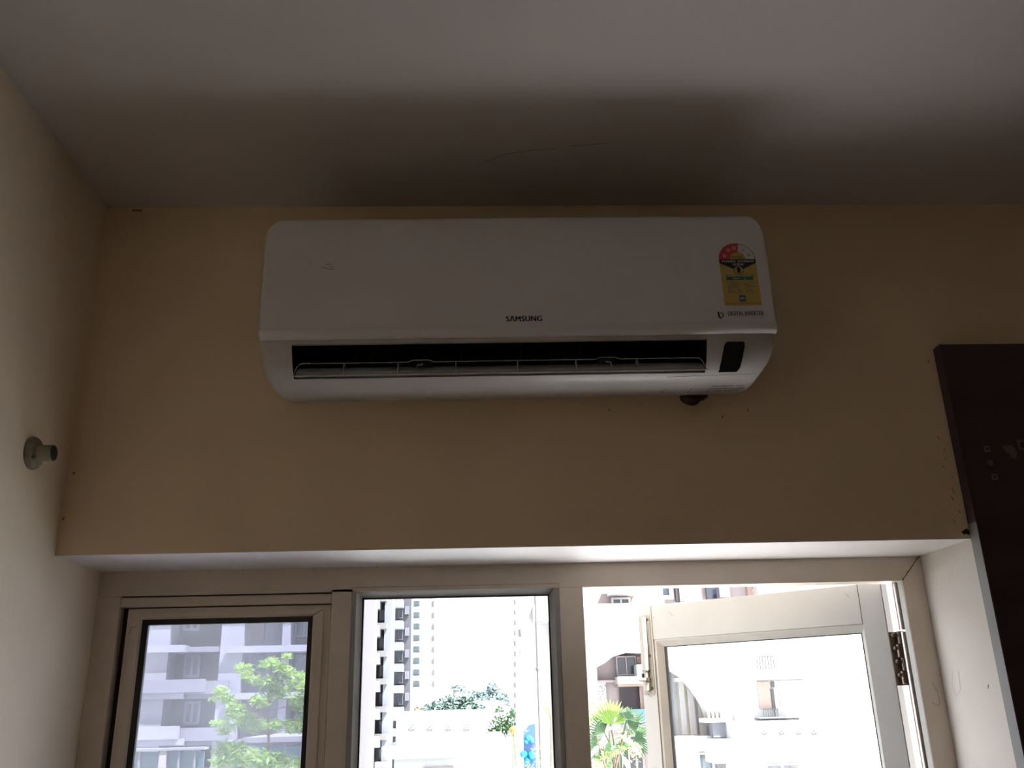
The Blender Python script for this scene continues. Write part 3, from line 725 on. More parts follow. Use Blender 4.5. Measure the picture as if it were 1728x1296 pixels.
# ---- grey lavender apartment block seen through the left casement
Y1 = 56
q = P(380, 1296, Y1)
ab = thing('apartment_building', 'grey lavender apartment block with stacked balconies seen through the left casement', 'building', q.x, Y1 + 4, GZ)
part('wall', M_lavd, ab, -1300, 604, 620, 1296, Y1, 12, GZ)  # runs on unseen to the left, added to hold skylight off the right reveal
for (u0, u1) in ((-1300, -1100), (-800, -700), (-420, -330), (-120, -60), (60, 132), (264, 300), (384, 421), (484, 497), (556, 604)):
    part('pillar', M_lavl, ab, u0, u1, 600, 1296, Y1 - 1.6, 1.6, GZ)
part('bay_wall', M_lav, ab, 132, 264, 600, 1296, Y1 - .8, .8, GZ)
part('bay_wall', M_lav, ab, 421, 484, 600, 1296, Y1 - .9, .9, GZ)
for i in range(-5, 4):
    v = 1094 + 79 * i
    part('floor_slab', M_lavl, ab, 222, 310, v - 5, v + 7, Y1 - 2.0, 2.0)
    part('floor_slab', M_lav, ab, 310, 386, v - 3, v + 6, Y1 - 1.5, 1.5)
    part('floor_slab', M_lavl, ab, 383, 540, v - 5, v + 6, Y1 - 2.0, 2.0)
    if i != 0:
        part('parapet', M_lav if i != 2 else M_lavl, ab, 225, 345 if i != 2 else 300, v - 26, v - 4, Y1 - 2.2, .3)
        part('parapet', M_lav, ab, 300, 384, v - 24, v - 2, Y1 - 1.9, .25)
    win(ab, 238, 262, v + 12, v + 55, Y1 - .95, M_lavl, M_pane2 if i % 2 else M_lavd, 1, .07)
    win(ab, 310, 338, v + 10, v + 50, Y1 - .2, M_lavl, M_pane, 1, .18)
    part('shutter', M_pane if i % 2 == 0 else M_maroon, ab, 424, 447, v + 9, v + 42 if i != -1 else v + 66, Y1 - 1.05, .2)
    win(ab, 498, 530, v + 10, v + 60, Y1 - .2, M_lavl, M_pane2, 1, .12)
# low annexe with teal screens
Y2 = 31
tf = thing('screen_fence', 'teal screen fence on pale posts below the lavender apartment block', 'fence', P(270, 1296, Y2).x, Y2, GZ)
part('plinth', M_lavl, tf, 120, 345, 1310, 1330, Y2, .5, GZ)
part('coping', M_lavl, tf, 120, 345, 1264, 1268, Y2 - .1, .5)
for u0, u1 in ((150, 190), (194, 232), (235, 267), (279, 299), (302, 326), (329, 343)):
    part('screen_panel', M_tealf, tf, u0, u1, 1269, 1312, Y2 + .1, .05)
for u0, u1 in ((190, 194), (232, 235), (299, 302), (326, 329)): part('post', M_lavl, tf, u0, u1, 1268, 1312, Y2, .15)
part('post', M_pink, tf, 267, 279, 1266, 1312, Y2 - .05, .3)
# shed roof with teal glazing behind the tree
Y3 = 27
sh = thing('garden_shed', 'flat grey roofed shed with teal glazing behind the bright green tree', 'shed', P(470, 1296, Y3).x, Y3 + 1, GZ)
part('roof', M_lav, sh, 408, 560, 1243, 1252, Y3 - .5, 4)
part('fascia', M_pane, sh, 410, 560, 1252, 1257, Y3 - .3, .3)
for u0 in (430, 456, 482, 508, 534): part('glazing', M_tealf, sh, u0, u0 + 23, 1259, 1296, Y3, .1, GZ)
part('back_wall', M_lav, sh, 420, 560, 1254, 1296, Y3 + 3, .2, GZ)
for u0 in (427, 453, 479, 505, 531): part('post', M_lavl, sh, u0, u0 + 3, 1257, 1296, Y3, .15, GZ)

# ---- grey balcony tower seen through the centre pane
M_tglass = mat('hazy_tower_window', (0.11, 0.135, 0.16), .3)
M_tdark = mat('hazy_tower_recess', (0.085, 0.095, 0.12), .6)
def tower(name, label, parts_fn, u0, u1, Y, zt_v, m, depth):
    t = thing(name, label, 'building', P((u0 + u1) / 2, 1200, Y).x, Y + depth / 2, GZ, 'apartment towers seen through the centre pane')
    part('wall', m, t, u0, u1, zt_v, 1296, Y, depth, GZ)
    parts_fn(t); return t
M_tw = mat('tower_grey_render', (0.072, 0.072, 0.09), 0.85, noise=0.06, nscale=0.3)
M_twl = mat('tower_white_render', (0.185, 0.19, 0.225), 0.85)
M_twp = mat('tower_pink_render', (0.16, 0.15, 0.16), 0.85)
def t1(t):
    Y = 96
    part('pier', M_twl, t, 650, 662, 700, 1296, Y - 2.2, 2.2, GZ)
    part('pier', M_twl, t, 600, 608, 700, 1296, Y - 1.5, 1.5, GZ)
    for i in range(-7, 5):
        v = 1064 + 47 * i
        part('balcony', M_twl, t, 611, 640, v - 9, v + 10, Y - 3.4, 3.2)
        part('window_bay', M_tw, t, 614, 632, v + 12, v + 36, Y - .5, .5)
        win(t, 612, 628, v + 13, v + 36, Y - .6, M_twl, M_tglass, 1, .12, .3)
        part('recess', M_tglass, t, 640, 650, v + 12, v + 30, Y - .9, .4)
        part('balcony', M_twp, t, 632, 652, v + 34, v + 44, Y - 3.0, 2.8)
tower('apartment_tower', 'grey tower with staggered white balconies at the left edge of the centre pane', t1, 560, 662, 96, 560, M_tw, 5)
def t2(t):
    Y = 116
    for i in range(-9, 7):
        v = 1056 + 36.5 * i
        part('balcony', M_twl, t, 661, 679, v - 9, v + 4, Y - 2.6, 2.4)
        win(t, 664, 680, v + 6, v + 24, Y - .4, M_tw, M_tdark, 1, .12, .3)
        part('window', M_lav, t, 683, 690, v + 3, v + 17, Y - .3, .3)
tower('apartment_tower', 'shaded grey apartment wing with one stack of pale balconies between two towers', t2, 658, 695, 116, 640, M_tw, 4)
def t3(t):
    Y = 205
    for i in range(-12, 8):
        v = 1018 + 19.4 * i
        part('window', M_tglass, t, 697, 707, v - 4, v + 5, Y - .6, .5)
        part('window', M_tw, t, 730, 732.5, v - 5, v + 6, Y - .6, .5)
        part('ledge', M_white, t, 693, 713, v + 6, v + 14, Y - 1.8, 1.7)
    part('side_strip', M_twl, t, 720, 729, 700, 1296, Y - .4, .4, GZ)
tower('apartment_tower', 'distant slender white tower with one stack of small dark windows', t3, 694, 737, 205, 620, M_white, 30)

# ---- white gatehouse in the middle distance
Y4 = 28
gh = thing('gatehouse', 'white gatehouse with stepped cornices and four small pierced motifs', 'building', P(770, 1296, Y4).x, Y4 + 3, GZ)
part('upper_wall', M_white, gh, 668, 814, 1213, 1260, Y4 + .3, 5)
def moulding(u0, u1, v0, v1, Y, steps, depth):
    for i in range(steps):
        t = i / steps; t2_ = (i + 1) / steps; k = 7 * (1 - t)
        part('cornice', M_white, gh, u0 + 7 - k, u1 - 7 + k, v0 + (v1 - v0) * t, v0 + (v1 - v0) * t2_ + .4, Y - .25 * (1 - t) , depth + .5 * (1 - t))
moulding(657, 822, 1200, 1214, Y4 + .2, 4, 5.1)
moulding(644, 884, 1258, 1278, Y4 - .6, 5, 6)
part('lower_wall', M_white, gh, 665, 880, 1276, 1296, Y4 - .3, 6, GZ)
MM = mat('pierced_screen_shadow', (.2, .2, .2), .9)
for u in (694, 725, 756, 787):
    b = MB()
    for du, dv_, s_ in ((-4, 3, 2), (-1, 5, 2), (3, 4, 2.4), (-3, -3, 1.2), (2, -4, 1.2), (0, 0, 1.6), (5, 0, 1), (-5, 6, 1.2)):
        pbox(b, u + du - s_ / 2, u + du + s_ / 2, 1228 + dv_ - s_ / 2, 1228 + dv_ + s_ / 2, Y4 + .27, .03)
    b.build('pierced_motif', MM, gh)
part('gate_recess', M_pink, gh, 715, 765, 1294, 1330, Y4 - .35, .06, GZ)
part('side_wall', M_white, gh, 815, 880, 1262, 1296, Y4 + .8, 4, GZ)

# ---- foliage helper: leaf quads scattered in blobs (one mesh), stems as tubes
def leaf_blob(mb, c, rad, n, size, rnd, flat=.75):
    c = Vector(c)
    for _ in range(n):
        d = Vector((rnd.gauss(0, 1), rnd.gauss(0, 1), rnd.gauss(0, 1))).normalized() * (rnd.random() ** .45)
        p = c + Vector((d.x * rad[0], d.y * rad[1], d.z * rad[2]))
        a = Vector((rnd.gauss(0, 1), rnd.gauss(0, 1), rnd.gauss(0, .6))).normalized(); b = a.cross(Vector((rnd.gauss(0, .5), rnd.gauss(0, .5), 1))).normalized()
        s = size * rnd.uniform(.6, 1.35)
        mb.add([p - a * s, p + b * s * .42 - a * s * .1, p + a * s, p - b * s * .42 - a * s * .1], [(0, 1, 2, 3)])
def tree(name, label, cat, Y, blobs, trunk, size, m, per, seed, depth=.8, group=None):
    rnd = random.Random(seed)
    base = P(*trunk[0], Y)
    t = thing(name, label, cat, base.x, Y, GZ, {'leafy_tree': 'trees behind the gatehouse', 'flowering_shrub': 'shrubs beside the centre pane edge', 'garden_shrub': 'shrubs around the fan palm'}.get(name, group))
    mb = MB(); px = (Y + 1.92) / FPX
    for u, v, ru, rv_ in blobs:
        c = P(u, v, Y + rnd.uniform(-1, 1) * depth * .4); leaf_blob(mb, c, (ru * px, ru * px * .8 + depth * .3, rv_ * px), int(per * ru * rv_ / 100), size, rnd)
    mb.build('foliage', m, t, kind='stuff')
    tb_ = MB(); pts = [Vector((base.x, Y, GZ))] + [P(u, v, Y) for u, v in trunk]
    tb_.tube(pts, trunk_r * px, 8, r2=trunk_r * px * .25)
    for u, v, ru, rv_ in (blobs[::2] if size < .1 else []):
        k = min(trunk, key=lambda q: abs(q[1] - v - 14)); A = P(*k, Y); B = P(u, v, Y)
        tb_.tube([A, (A + B) / 2 + Vector((0, 0, -.1 * px * 10)), B], trunk_r * px * .32, 5, r2=trunk_r * px * .1)
    tb_.build('trunk', M_bark, t, smooth=True)
    return t
trunk_r = 3.0
tree('young_tree', 'bright yellow-green young tree in front of the lavender apartment block', 'tree', 11.5,
     [(484, 1107, 7, 5), (460, 1116, 10, 8), (412, 1128, 13, 10), (420, 1142, 10, 10), (450, 1122, 12, 6), (474, 1124, 10, 7), (480, 1132, 16, 10), (495, 1150, 18, 16), (450, 1150, 20, 12), (470, 1168, 18, 14), (505, 1140, 10, 8),
      (374, 1166, 12, 8), (384, 1180, 10, 8), (362, 1178, 6, 5), (398, 1196, 16, 12), (440, 1182, 14, 12), (505, 1185, 14, 16), (412, 1212, 18, 14), (372, 1220, 14, 8), (382, 1232, 12, 8), (430, 1224, 22, 12), (468, 1222, 24, 9), (500, 1224, 22, 12), (395, 1205, 10, 8),
      (376, 1262, 16, 12), (372, 1282, 14, 12), (400, 1276, 22, 18), (430, 1282, 26, 18), (462, 1284, 26, 16), (495, 1290, 24, 14), (400, 1258, 12, 8), (470, 1300, 40, 16), (530, 1180, 30, 40), (540, 1230, 26, 30)],
     [(455, 1296), (453, 1240), (452, 1200), (458, 1170), (462, 1140), (476, 1112)], .046, M_leaf, 85, 3)
trunk_r = 5
for lab, Y, bl3, sz, mm, sd in (
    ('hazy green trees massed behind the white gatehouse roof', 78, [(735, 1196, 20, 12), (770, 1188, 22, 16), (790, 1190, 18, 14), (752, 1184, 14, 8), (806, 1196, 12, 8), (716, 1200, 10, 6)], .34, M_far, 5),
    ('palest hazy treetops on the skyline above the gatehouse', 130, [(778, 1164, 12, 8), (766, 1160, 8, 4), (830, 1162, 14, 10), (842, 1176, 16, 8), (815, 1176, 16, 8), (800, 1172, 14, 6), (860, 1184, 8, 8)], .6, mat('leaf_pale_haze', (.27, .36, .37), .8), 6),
    ('dark leafy tree in the gap right of the gatehouse parapet', 36, [(842, 1198, 8, 5), (848, 1222, 22, 14), (838, 1234, 18, 8), (858, 1232, 10, 12), (862, 1206, 7, 8)], .13, M_leaf2, 8)):
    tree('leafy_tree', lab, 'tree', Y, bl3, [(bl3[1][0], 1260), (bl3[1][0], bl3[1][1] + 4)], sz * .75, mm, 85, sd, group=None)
# yellowing shrub on the horizon left
tree('roadside_shrub', 'small yellowish shrub beside the foot of the white tower', 'shrub', 60, [(700, 1196, 8, 4), (710, 1198, 8, 4)], [(704, 1240), (704, 1200)], .2, mat('leaf_dry', (.45, .42, .22), .7), 40, 9)

# parked car roof behind the lower gatehouse wall
car_Y = 24
cq = P(838, 1262, car_Y)
car = thing('van', 'white van whose rounded roof shows between gatehouse and shrub', 'van', cq.x, car_Y + 1, GZ)
x0, x1 = P(818, 1250, car_Y).x, P(856, 1250, car_Y).x; zt = P(838, 1238, car_Y).z
xm, hw = (x0 + x1) / 2, (x1 - x0) / 2
outl_ = [(xm - hw, GZ + .5), (xm + hw, GZ + .5)] + [(xm + hw * math.copysign(abs(math.cos(a)) ** .4, math.cos(a)), zt - .55 + .55 * math.sin(a) ** .8) for a in [i * PI / 12 for i in range(13)]]
MB().prism(outl_, car_Y, car_Y + 2.2).build('body', M_car, car, bevel=.04)
MB().box(xm - hw * .8, xm + hw * .8, car_Y - .02, car_Y + .02, zt - 1.0, zt - .5).build('windscreen', M_lavl, car)
for sx in (-1, 1):
    for yy in (car_Y + .4, car_Y + 1.8): MB().lathe((xm + sx * hw * .98, yy, GZ + .35), (-sx, 0, 0), [(0, 0), (0, .35), (.2, .35), (.2, 0)], 16).build('wheel', M_gasket, car)

# ---- cream apartment house on the right (behind centre pane edge, opening and open casement)
Y5 = 43
ch = thing('cream_apartment_building', 'large cream and pale pink apartment house with arch, balconies and dark windows', 'building', P(1120, 1296, Y5).x, Y5 + 5, GZ)
part('wall', M_cream, ch, 868, 1000, 700, 1296, Y5, 12, GZ)
part('wall', M_pink, ch, 990, 1362, 700, 1296, Y5 + 1.2, 10, GZ)
part('corner_strip', M_white, ch, 868, 884, 700, 1296, Y5 - .3, .3, GZ)
for i in range(12):
    v = 1012 + i * 17.5; part('stair_slot', M_shade, ch, 867.5, 870, v, v + 8, Y5 - .34, .05)
for v in (1098, 1158): part('window', M_peach, ch, 876, 880, v, v + 34, Y5 - .34, .06)
part('window', M_shade, ch, 875, 879, 1062, 1074, Y5 - .34, .06)
part('upper_stain', M_pink, ch, 874, 898, 985, 1018, Y5 - .32, .05)
part('side_bay', M_pink, ch, 902, 936, 900, 1020, Y5 - .06, .1)
# broad white band
part('band', M_white, ch, 900, 1120, 1019, 1047, Y5 - .9, 2.2)
part('band_groove', M_shade, ch, 905, 1120, 1046.6, 1047.4, Y5 - .95, .05)
part('band', M_white, ch, 936, 1006, 980, 1019, Y5 - .3, 1.5)
# arch slab: white, with a wide semicircular opening
def arch_part():
    Yc = Y5 - .5
    A = [P(987, 1134, Yc), P(1003, 1128, Yc), P(1020, 1119, Yc), P(1034, 1108, Yc), P(1060, 1100, Yc), P(1100, 1102, Yc), P(1127, 1126, Yc), P(1150, 1141, Yc), P(1170, 1162, Yc), P(1188, 1190, Yc), P(1200, 1222, Yc)]
    topz = P(1100, 1046, Yc).z; n = len(A); b = MB()
    xr_ = P(1275, 1150, Yc).x
    for i in range(n - 1):
        b.prism([(A[i].x, A[i].z), (A[i + 1].x, A[i + 1].z), (A[i + 1].x, topz), (A[i].x, topz)], Yc, Yc + .9)
    b.prism([(A[-1].x, P(1200, 1226, Yc).z), (xr_, P(1200, 1226, Yc).z), (xr_, topz), (A[-1].x, topz)], Yc, Yc + .9)
    b.prism([(P(936, 1100, Yc).x, GZ), (A[0].x, GZ), (A[0].x, topz), (P(936, 1100, Yc).x, topz)], Yc, Yc + .9)
    b.build('arch', M_white, ch)
arch_part()
part('string_course', M_pink, ch, 986, 1044, 1148, 1152, Y5 + .6, .6)
part('pilaster', M_white, ch, 1006, 1026, 1152, 1296, Y5 + .7, .5, GZ)
MJ = mat('ornament_shadow', (.25, .24, .24), .9)
b = MB(); rj = random.Random(4)
for _ in range(26):
    u, v = rj.uniform(1010, 1023), rj.uniform(1154, 1196); pbox(b, u - .8, u + .8, v - .8, v + .8, Y5 + .67, .04)
b.build('pierced_panel', MJ, ch)
win(ch, 1040, 1074, 1107, 1140, Y5 + .8, M_pink, M_pane, 1, .06)
part('window_recess', M_peach, ch, 1074, 1082, 1108, 1120, Y5 + .9, .1)
part('balcony_parapet', M_white, ch, 1043, 1112, 1141, 1153, Y5 - .2, 1.4)
part('balcony_parapet', M_white, ch, 1075, 1112, 1121, 1141, Y5 - .1, 1.3)
part('balcony_soffit', M_peach, ch, 1043, 1112, 1153, 1158, Y5 + .1, 1.1)
part('balcony_recess', M_shade, ch, 1046, 1079, 1158, 1196, Y5 + 1.1, .12)
part('downpipe', M_peach, ch, 1080, 1084, 1158, 1196, Y5 + .9, .12)
part('canopy', M_tealf, ch, 1052, 1112, 1197, 1222, Y5 - 1.6, 2.5)
for v in (1240, 1262): win(ch, 1050, 1088, v, v + 60 if v > 1250 else v + 18, Y5 + .9, M_peach, M_pane, 2, .08)
# upper floors, seen above the open casement
part('balcony_recess', M_peach, ch, 1031, 1075, 1000, 1019, Y5 + 1.0, .15)
win(ch, 1032, 1064, 1008, 1021, Y5 + .8, M_white, M_pane, 1, .10)
part('balcony_slab', M_white, ch, 1030, 1076, 975, 1001, Y5 - .4, 1.4)
part('pierced_panel', MJ, ch, 1004, 1012, 1003, 1010, Y5 - .35, .04)
win(ch, 1111, 1136, 975, 1012, Y5 + .6, M_lavl, M_pane, 0, .22)
part('downpipe', M_shade, ch, 1137, 1143, 900, 1015, Y5 + .8, .3)
part('bay_wall', mat('taupe_paint', (.25, .20, .20), .85), ch, 1143, 1180, 900, 1015, Y5 + .7, .5)
part('balcony_recess', M_pane, ch, 1188, 1226, 900, 1010, Y5 + .9, .2)
part('air_vent_box', M_lav, ch, 1214, 1232, 990, 1008, Y5 + .2, .6)
part('bay_wall', M_peach, ch, 1262, 1284, 940, 1060, Y5 + .8, .4)
part('wall_light', M_shade, ch, 1270, 1274, 991, 993, Y5 + .7, .1)
rail(ch, 1280, 1303, 986, 1008, Y5 + .2, 5)
# behind the casement glass
part('arch_back_wall', mat('grey_stained_render', (.11, .11, .125), .85, noise=.4, nscale=.6), ch, 1112, 1172, 1100, 1240, Y5 + .75, .4, )
part('pilaster', M_twl, ch, 1148, 1157, 1150, 1240, Y5 + .3, .5)
part('pilaster', M_lavl, ch, 1162, 1172, 1152, 1240, Y5 + .5, .3)
part('arch_back_wall', M_lav, ch, 1172, 1204, 1150, 1240, Y5 + .7, .5)
part('beam', M_white, ch, 1140, 1160, 1144, 1150, Y5 + .2, .6)
part('band', M_white, ch, 1136, 1236, 1242, 1268, Y5 - .6, 1.8)
part('porch_wall', M_white, ch, 1136, 1290, 1266, 1296, Y5 - .3, 1.2, GZ)
win(ch, 1180, 1206, 1270, 1330, Y5 - .4, M_white, M_pane2, 0, .08)
part('shutter', M_taupe if 'M_taupe' in globals() else M_shade, ch, 1209, 1226, 1270, 1330, Y5 - .4, .1)
# right wing with balconies and roof ornament
part('wing_or_added_wall', M_cream, ch, 1236, 1366, 1040, 1296, Y5 - .8, 8, GZ)
part('wing_or_added_wall', M_cream, ch, 1275, 1355, 800, 1108, Y5 - .2, 6)
part('wing_or_added_wall', M_white, ch, 1640, 2900, 820, 1296, Y5 - 6, 8, GZ)  # added wall out of view, reflects sunlight onto the room's left wall
part('door_recess', M_peach, ch, 1280, 1300, 1150, 1196, Y5 - .86, .06)
part('slot_window', M_shade, ch, 1301, 1307, 1150, 1160, Y5 - .88, .06)
part('slot_window', M_shade, ch, 1303, 1308, 1162, 1208, Y5 - .88, .06)
part('door_recess', mat('pale_peach_paint', (.72, .66, .62), .85), ch, 1315, 1362, 1148, 1190, Y5 - .86, .06)
rail(ch, 1278, 1306, 1107, 1130, Y5 - 1.2, 7, M_shade, .035)
rail(ch, 1289, 1313, 1196, 1210, Y5 - 1.2, 7, M_pole, .04)
part('balcony_slab', M_white, ch, 1274, 1362, 1131, 1146, Y5 - 1.4, .8)
part('slab_shadow_gap', MJ, ch, 1278, 1362, 1146, 1148, Y5 - .9, .06)
part('downpipe', MJ, ch, 1294, 1298, 1083, 1108, Y5 - .4, .08)
part('balcony_slab', M_lavl, ch, 1282, 1360, 1210, 1212, Y5 - 1.6, .9)
part('roof_parapet', M_white, ch, 1236, 1400, 1216, 1246, Y5 - 2.2, 1.4)
part('roof_cornice', M_white, ch, 1205, 1404, 1246, 1286, Y5 - 2.6, 1.8)
part('cornice_groove', MJ, ch, 1209, 1376, 1244.5, 1246, Y5 - 2.65, .06)
for u in (1290, 1319, 1348, 1374):
    b = MB()
    for du, dv_, s_ in ((-4, 3, 2), (-1, 5, 2.4), (3, 4, 2.4), (-3, -3, 1.2), (2, -4, 1.4), (0, 0, 1.8), (5, 0, 1.2), (-1, -7, 1)):
        pbox(b, u + du - s_ / 2, u + du + s_ / 2, 1234 + dv_ - s_ / 2, 1234 + dv_ + s_ / 2, Y5 - 2.24, .05)
    b.build('pierced_motif', M_shade, ch)
part('porch_wall', M_white, ch, 1290, 1400, 1284, 1296, Y5 - 2.0, 2, GZ)
win(ch, 1294, 1352, 1288, 1340, Y5 - 2.1, M_white, M_lav, 1, .08)
for u in (1196, 1203, 1210, 1217): part('roof_finial', M_peach, ch, u - 2, u + 2.5, 1201, 1212, Y5 - 1.0, .3)
part('roof_cornice', M_white, ch, 1190, 1236, 1212, 1219, Y5 - 1.3, 1.3)
part('roof_parapet', M_lavl, ch, 1203, 1236, 1219, 1244, Y5 - 1.1, 1.0)

# ---- tall thin pole, blue panel, plants
pY = 20
pq = [P(903.2, 985, pY), P(907, 1140, pY), P(912, 1296, pY)]
px_ = sum(p.x for p in pq) / 3
pole = thing('lamp_post', 'tall thin grey post in front of the cream apartment house', 'post', px_, pY, GZ)
MB().tube([(px_, pY, GZ), (px_, pY, P(903, 960, pY).z)], .030, 10, r2=.018).build('shaft', M_pole, pole)
MB().lathe((px_, pY, P(906, 1126, pY).z), (0, 0, -1), [(0, .035), (.02, .042), (.06, .042), (.08, .035)], 10).build('collar', M_pole, pole)
bY = 17
A, B = P(884, 1250, bY), P(904, 1250, bY); T = P(894, 1222, bY)
bp = thing('play_panel', 'blue rounded play panel with cyan shapes behind the leafy shrub', 'play equipment', (A.x + B.x) / 2, bY, GZ)
r_ = (B.x - A.x)
MB().prism([(A.x, GZ), (B.x, GZ), (B.x, T.z)] + [(B.x - .03 - r_ * .9 * math.sin(a), T.z - r_ * .9 * (1 - math.cos(a))) for a in [i * PI / 16 for i in range(9)]], bY, bY + .12).build('panel', M_blue, bp)
for u, v, r in ((892, 1246, 5.5), (888, 1252, 4), (897, 1250, 4), (884, 1273, 6), (897, 1275, 6), (890, 1284, 5)):
    c = P(u, v, bY); rr = r * (bY + 1.92) / FPX
    MB().lathe((c.x, bY, c.z), (0, -1, 0), [(-.01, rr), (.05, rr * .9), (.09, rr * .55), (.10, 0)], 14).build('cyan_disc', M_cyan, bp, smooth=True)
c = P(866, 1232, bY - 2); rr = .07
ob = thing('orange_flower_head', 'round orange flower head above the shrub beside the gatehouse', 'flower', c.x, bY - 2, GZ)
MB().lathe((c.x, bY - 2, c.z), (0, 0, 1), [(-rr, 0), (-rr * .7, rr * .75), (0, rr), (rr * .6, rr * .8), (rr, 0)], 14).build('flower', M_orange, ob, smooth=True)
MB().tube([(c.x, bY - 2, GZ), (c.x + .1, bY - 2, c.z - 1.5), (c.x, bY - 2, c.z - .05)], .009, 6).build('stem', M_leaf3, ob)
trunk_r = 1.2
tree('flowering_shrub', 'loose pale green shrub along the right edge of the centre pane', 'shrub', 13,
     [(898, 1244, 5, 4), (880, 1238, 7, 5), (890, 1232, 5, 4), (908, 1262, 7, 6), (900, 1268, 6, 5), (915, 1250, 5, 5), (896, 1290, 12, 6), (912, 1280, 8, 8), (922, 1296, 12, 10), (928, 1270, 5, 5), (905, 1300, 18, 8)],
     [(908, 1296), (906, 1270), (900, 1246)], .022, mat('leaf_pale_green', (.30, .42, .16), .5, noise=.3, nscale=5, transl=(.4, .5, .2)), 42, 12)
tree('flowering_shrub', 'small leafy green spray at mid height beside the thin grey post', 'shrub', 13.5,
     [(918, 1194, 7, 4), (927, 1200, 7, 6), (930, 1208, 5, 4), (912, 1190, 4, 2.5)], [(930, 1296), (930, 1215), (924, 1196)], .028, M_leaf, 40, 14)
tree('flowering_shrub', 'yellow-green shrub under the orange flower head', 'shrub', 16,
     [(866, 1246, 7, 7), (868, 1258, 6, 5), (880, 1262, 4, 4)], [(866, 1296), (866, 1250)], .035, M_leaf3, 45, 15)

# ---- palm and broad-leaf plants below the right-hand opening
rnd = random.Random(21)
def fan_leaf(mb, c, d, R, n, rnd):
    """fan palm leaf: pleated segments radiating from c towards direction d"""
    c = Vector(c); d = Vector(d).normalized(); s = d.cross(Vector((0, -1, .25))).normalized(); nn = s.cross(d)
    for i in range(n):
        a = (i / (n - 1) - .5) * math.radians(150); e1 = d * math.cos(a) + s * math.sin(a); w_ = R * .075
        pr = e1.cross(nn).normalized() * w_; L = R * rnd.uniform(.85, 1.05) * (1 - .25 * abs(i / (n - 1) - .5))
        m0 = c + e1 * L * .55 + nn * (.02 * R)
        mb.add([c, m0 + pr, c + e1 * L - nn * R * .12, m0 - pr, m0 + nn * w_ * .5], [(0, 1, 4), (1, 2, 4), (0, 4, 3), (4, 2, 3)])
Yp = 8.0
pb = P(1046, 1296, Yp)
palm = thing('fan_palm', 'green fan palm with pleated leaves below the window opening', 'palm', pb.x, Yp, GZ)
heads = [((1030, 1222), (.05, -.1, 1), 42), ((1062, 1226), (.8, -.2, .55), 34), ((1020, 1236), (-.7, -.3, .5), 36), ((1070, 1250), (1, -.3, -.1), 34), ((1040, 1256), (.2, -.6, -.3), 30), ((1012, 1262), (-.8, -.4, -.2), 30), ((1058, 1214), (.5, .2, .9), 22)]
stem_mb = MB()
for (u, v), d, R in heads:
    c = P(u, v, Yp + rnd.uniform(-.25, .25)); px = (Yp + 1.92) / FPX
    mb = MB(); fan_leaf(mb, c, d, R * px, 17, rnd); mb.build('frond', M_leaf2 if R < 42 else M_leaf, palm)
    stem_mb.tube([(pb.x, Yp, P(1046, 1330, Yp).z), ((pb.x + c.x) / 2, Yp, (P(1046, 1300, Yp).z + c.z) / 2 + .04), c], .008, 6)
stem_mb.build('leaf_stalks', M_leaf2, palm)
MB().tube([(pb.x, Yp, GZ), (pb.x + .05, Yp, -3), (pb.x, Yp, P(1046, 1325, Yp).z)], .07, 10, r2=.05).build('trunk', M_bark, palm)
def broad(mb, c, d, L, W, droop, rnd):
    c = Vector(c); d = Vector(d).normalized(); s = d.cross(Vector((0, -.5, 1))).normalized(); pts = []
    for i in range(7):
        t = i / 6; w_ = W * math.sin(PI * min(1, t * .93 + .07)) ** .8; p = c + d * L * t + Vector((0, 0, -droop * t * t))
        pts.append((p + s * w_ + Vector((0, 0, w_ * .25)), p, p - s * w_ + Vector((0, 0, w_ * .25))))
    vs = [q for r in pts for q in r]
    fs = [(i * 3 + j, i * 3 + j + 1, i * 3 + j + 4, i * 3 + j + 3) for i in range(6) for j in range(2)]
    mb.add(vs, fs)
Yb = 6.6
bbp = P(1030, 1296, Yb)
bush = thing('frangipani_shrub', 'shrub with large pale silvery leaves in front of the fan palm', 'shrub', bbp.x, Yb, GZ)
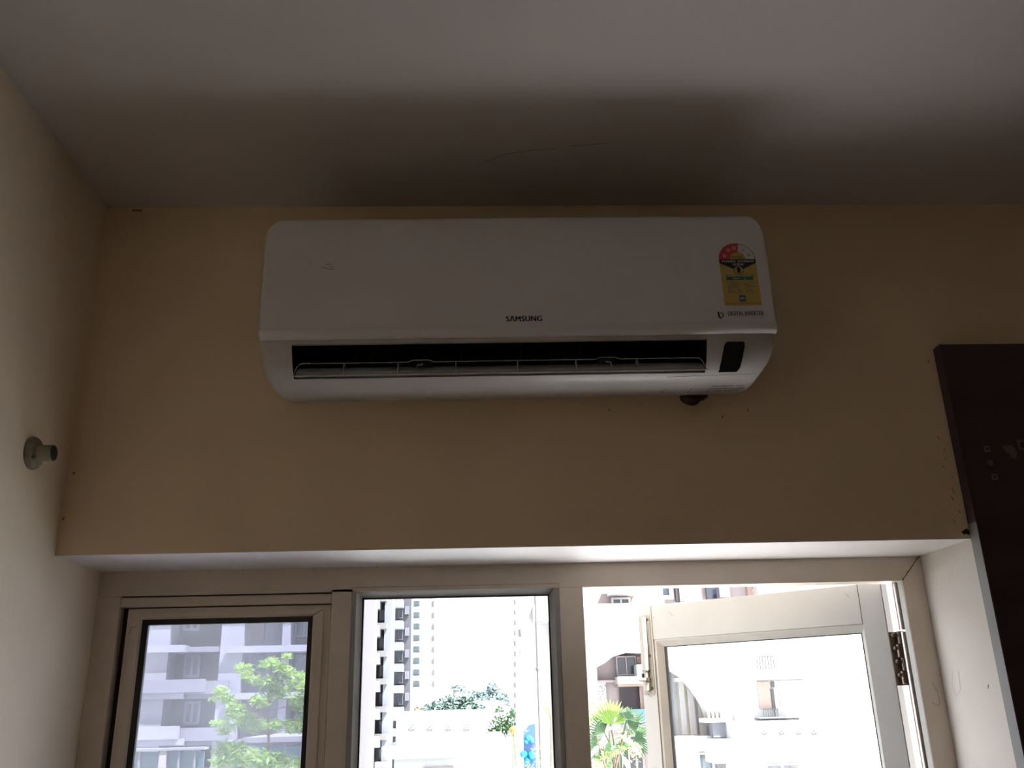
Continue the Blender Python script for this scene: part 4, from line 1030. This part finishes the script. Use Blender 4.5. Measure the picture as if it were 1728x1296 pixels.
for k, (u, v, dx, dz, L) in enumerate([(1000, 1240, -.6, .5, 24), (1006, 1232, .3, .6, 22), (1024, 1232, .9, .3, 26), (1044, 1240, .8, -.5, 26), (1056, 1246, .7, -.6, 24), (1028, 1252, -.3, -.9, 24), (1012, 1258, -.6, -.4, 22), (994, 1226, .4, .7, 16), (1064, 1262, .7, -.4, 20), (1018, 1216, -.4, .8, 18), (1036, 1220, .3, .9, 14), (1002, 1270, -.7, .1, 22), (1050, 1276, .4, -.7, 24), (1030, 1284, -.3, -.6, 22)]):
    px = (Yb + 1.92) / FPX; mb = MB(); broad(mb, P(u, v, Yb + rnd.uniform(-.2, .2)), (dx, -.35, dz), L * px, L * px * .2, L * px * .25, rnd)
    mb.build('leaf', [M_leafp, M_leaf2, M_leafp, M_leaf][k % 4], bush)
sm = MB()
for u, v in ((1006, 1240), (1028, 1236), (1052, 1246), (1018, 1258), (1040, 1270)):
    sm.tube([(bbp.x, Yb, P(1030, 1340, Yb).z), P((u + 1030) / 2, (v + 1325) / 2, Yb), P(u, v, Yb)], .012, 6, r2=.006)
sm.tube([(bbp.x, Yb, GZ), (bbp.x - .04, Yb, -2), (bbp.x, Yb, P(1030, 1335, Yb).z)], .04, 8, r2=.02)
sm.build('branches', M_bark, bush)
trunk_r = 1.0
tree('garden_shrub', 'feathery yellow-green shrub at the foot of the window opening', 'shrub', 6.0,
     [(1052, 1262, 14, 4), (1066, 1258, 10, 3), (1036, 1270, 14, 5), (1022, 1278, 16, 6), (1004, 1288, 16, 8), (1016, 1296, 20, 8), (996, 1296, 10, 8)], [(1015, 1300), (1030, 1276), (1055, 1262)], .014, M_leaf3, 46, 31, .3)
tree('garden_shrub', 'yellow-green leafy tuft against the centre mullion above the silvery shrub', 'shrub', 9.5,
     [(998, 1190, 9, 6), (1006, 1194, 8, 4), (992, 1200, 6, 8), (996, 1212, 8, 7)], [(995, 1296), (996, 1220), (998, 1195)], .026, M_leaf3, 36, 33, .3)
tree('garden_shrub', 'mid-green bush filling the space under the fan palm', 'shrub', 9.0,
     [(1000, 1222, 14, 8), (1010, 1240, 18, 12), (1040, 1230, 20, 12), (1066, 1240, 18, 16), (1080, 1250, 14, 16), (1040, 1250, 24, 14), (1006, 1262, 16, 12)], [(1030, 1296), (1030, 1250)], .030, mat('leaf_mid_green', (.16, .28, .12), .5, noise=.35, nscale=3, transl=(.22, .36, .14)), 16, 34, .5)
tree('garden_shrub', 'olive round shrub low beside the open casement stile', 'shrub', 7.4,
     [(1072, 1276, 9, 14), (1076, 1264, 7, 8)], [(1073, 1320), (1073, 1280)], .022, mat('leaf_olive', (.36, .38, .14), .6, noise=.2, nscale=5), 44, 35, .3)
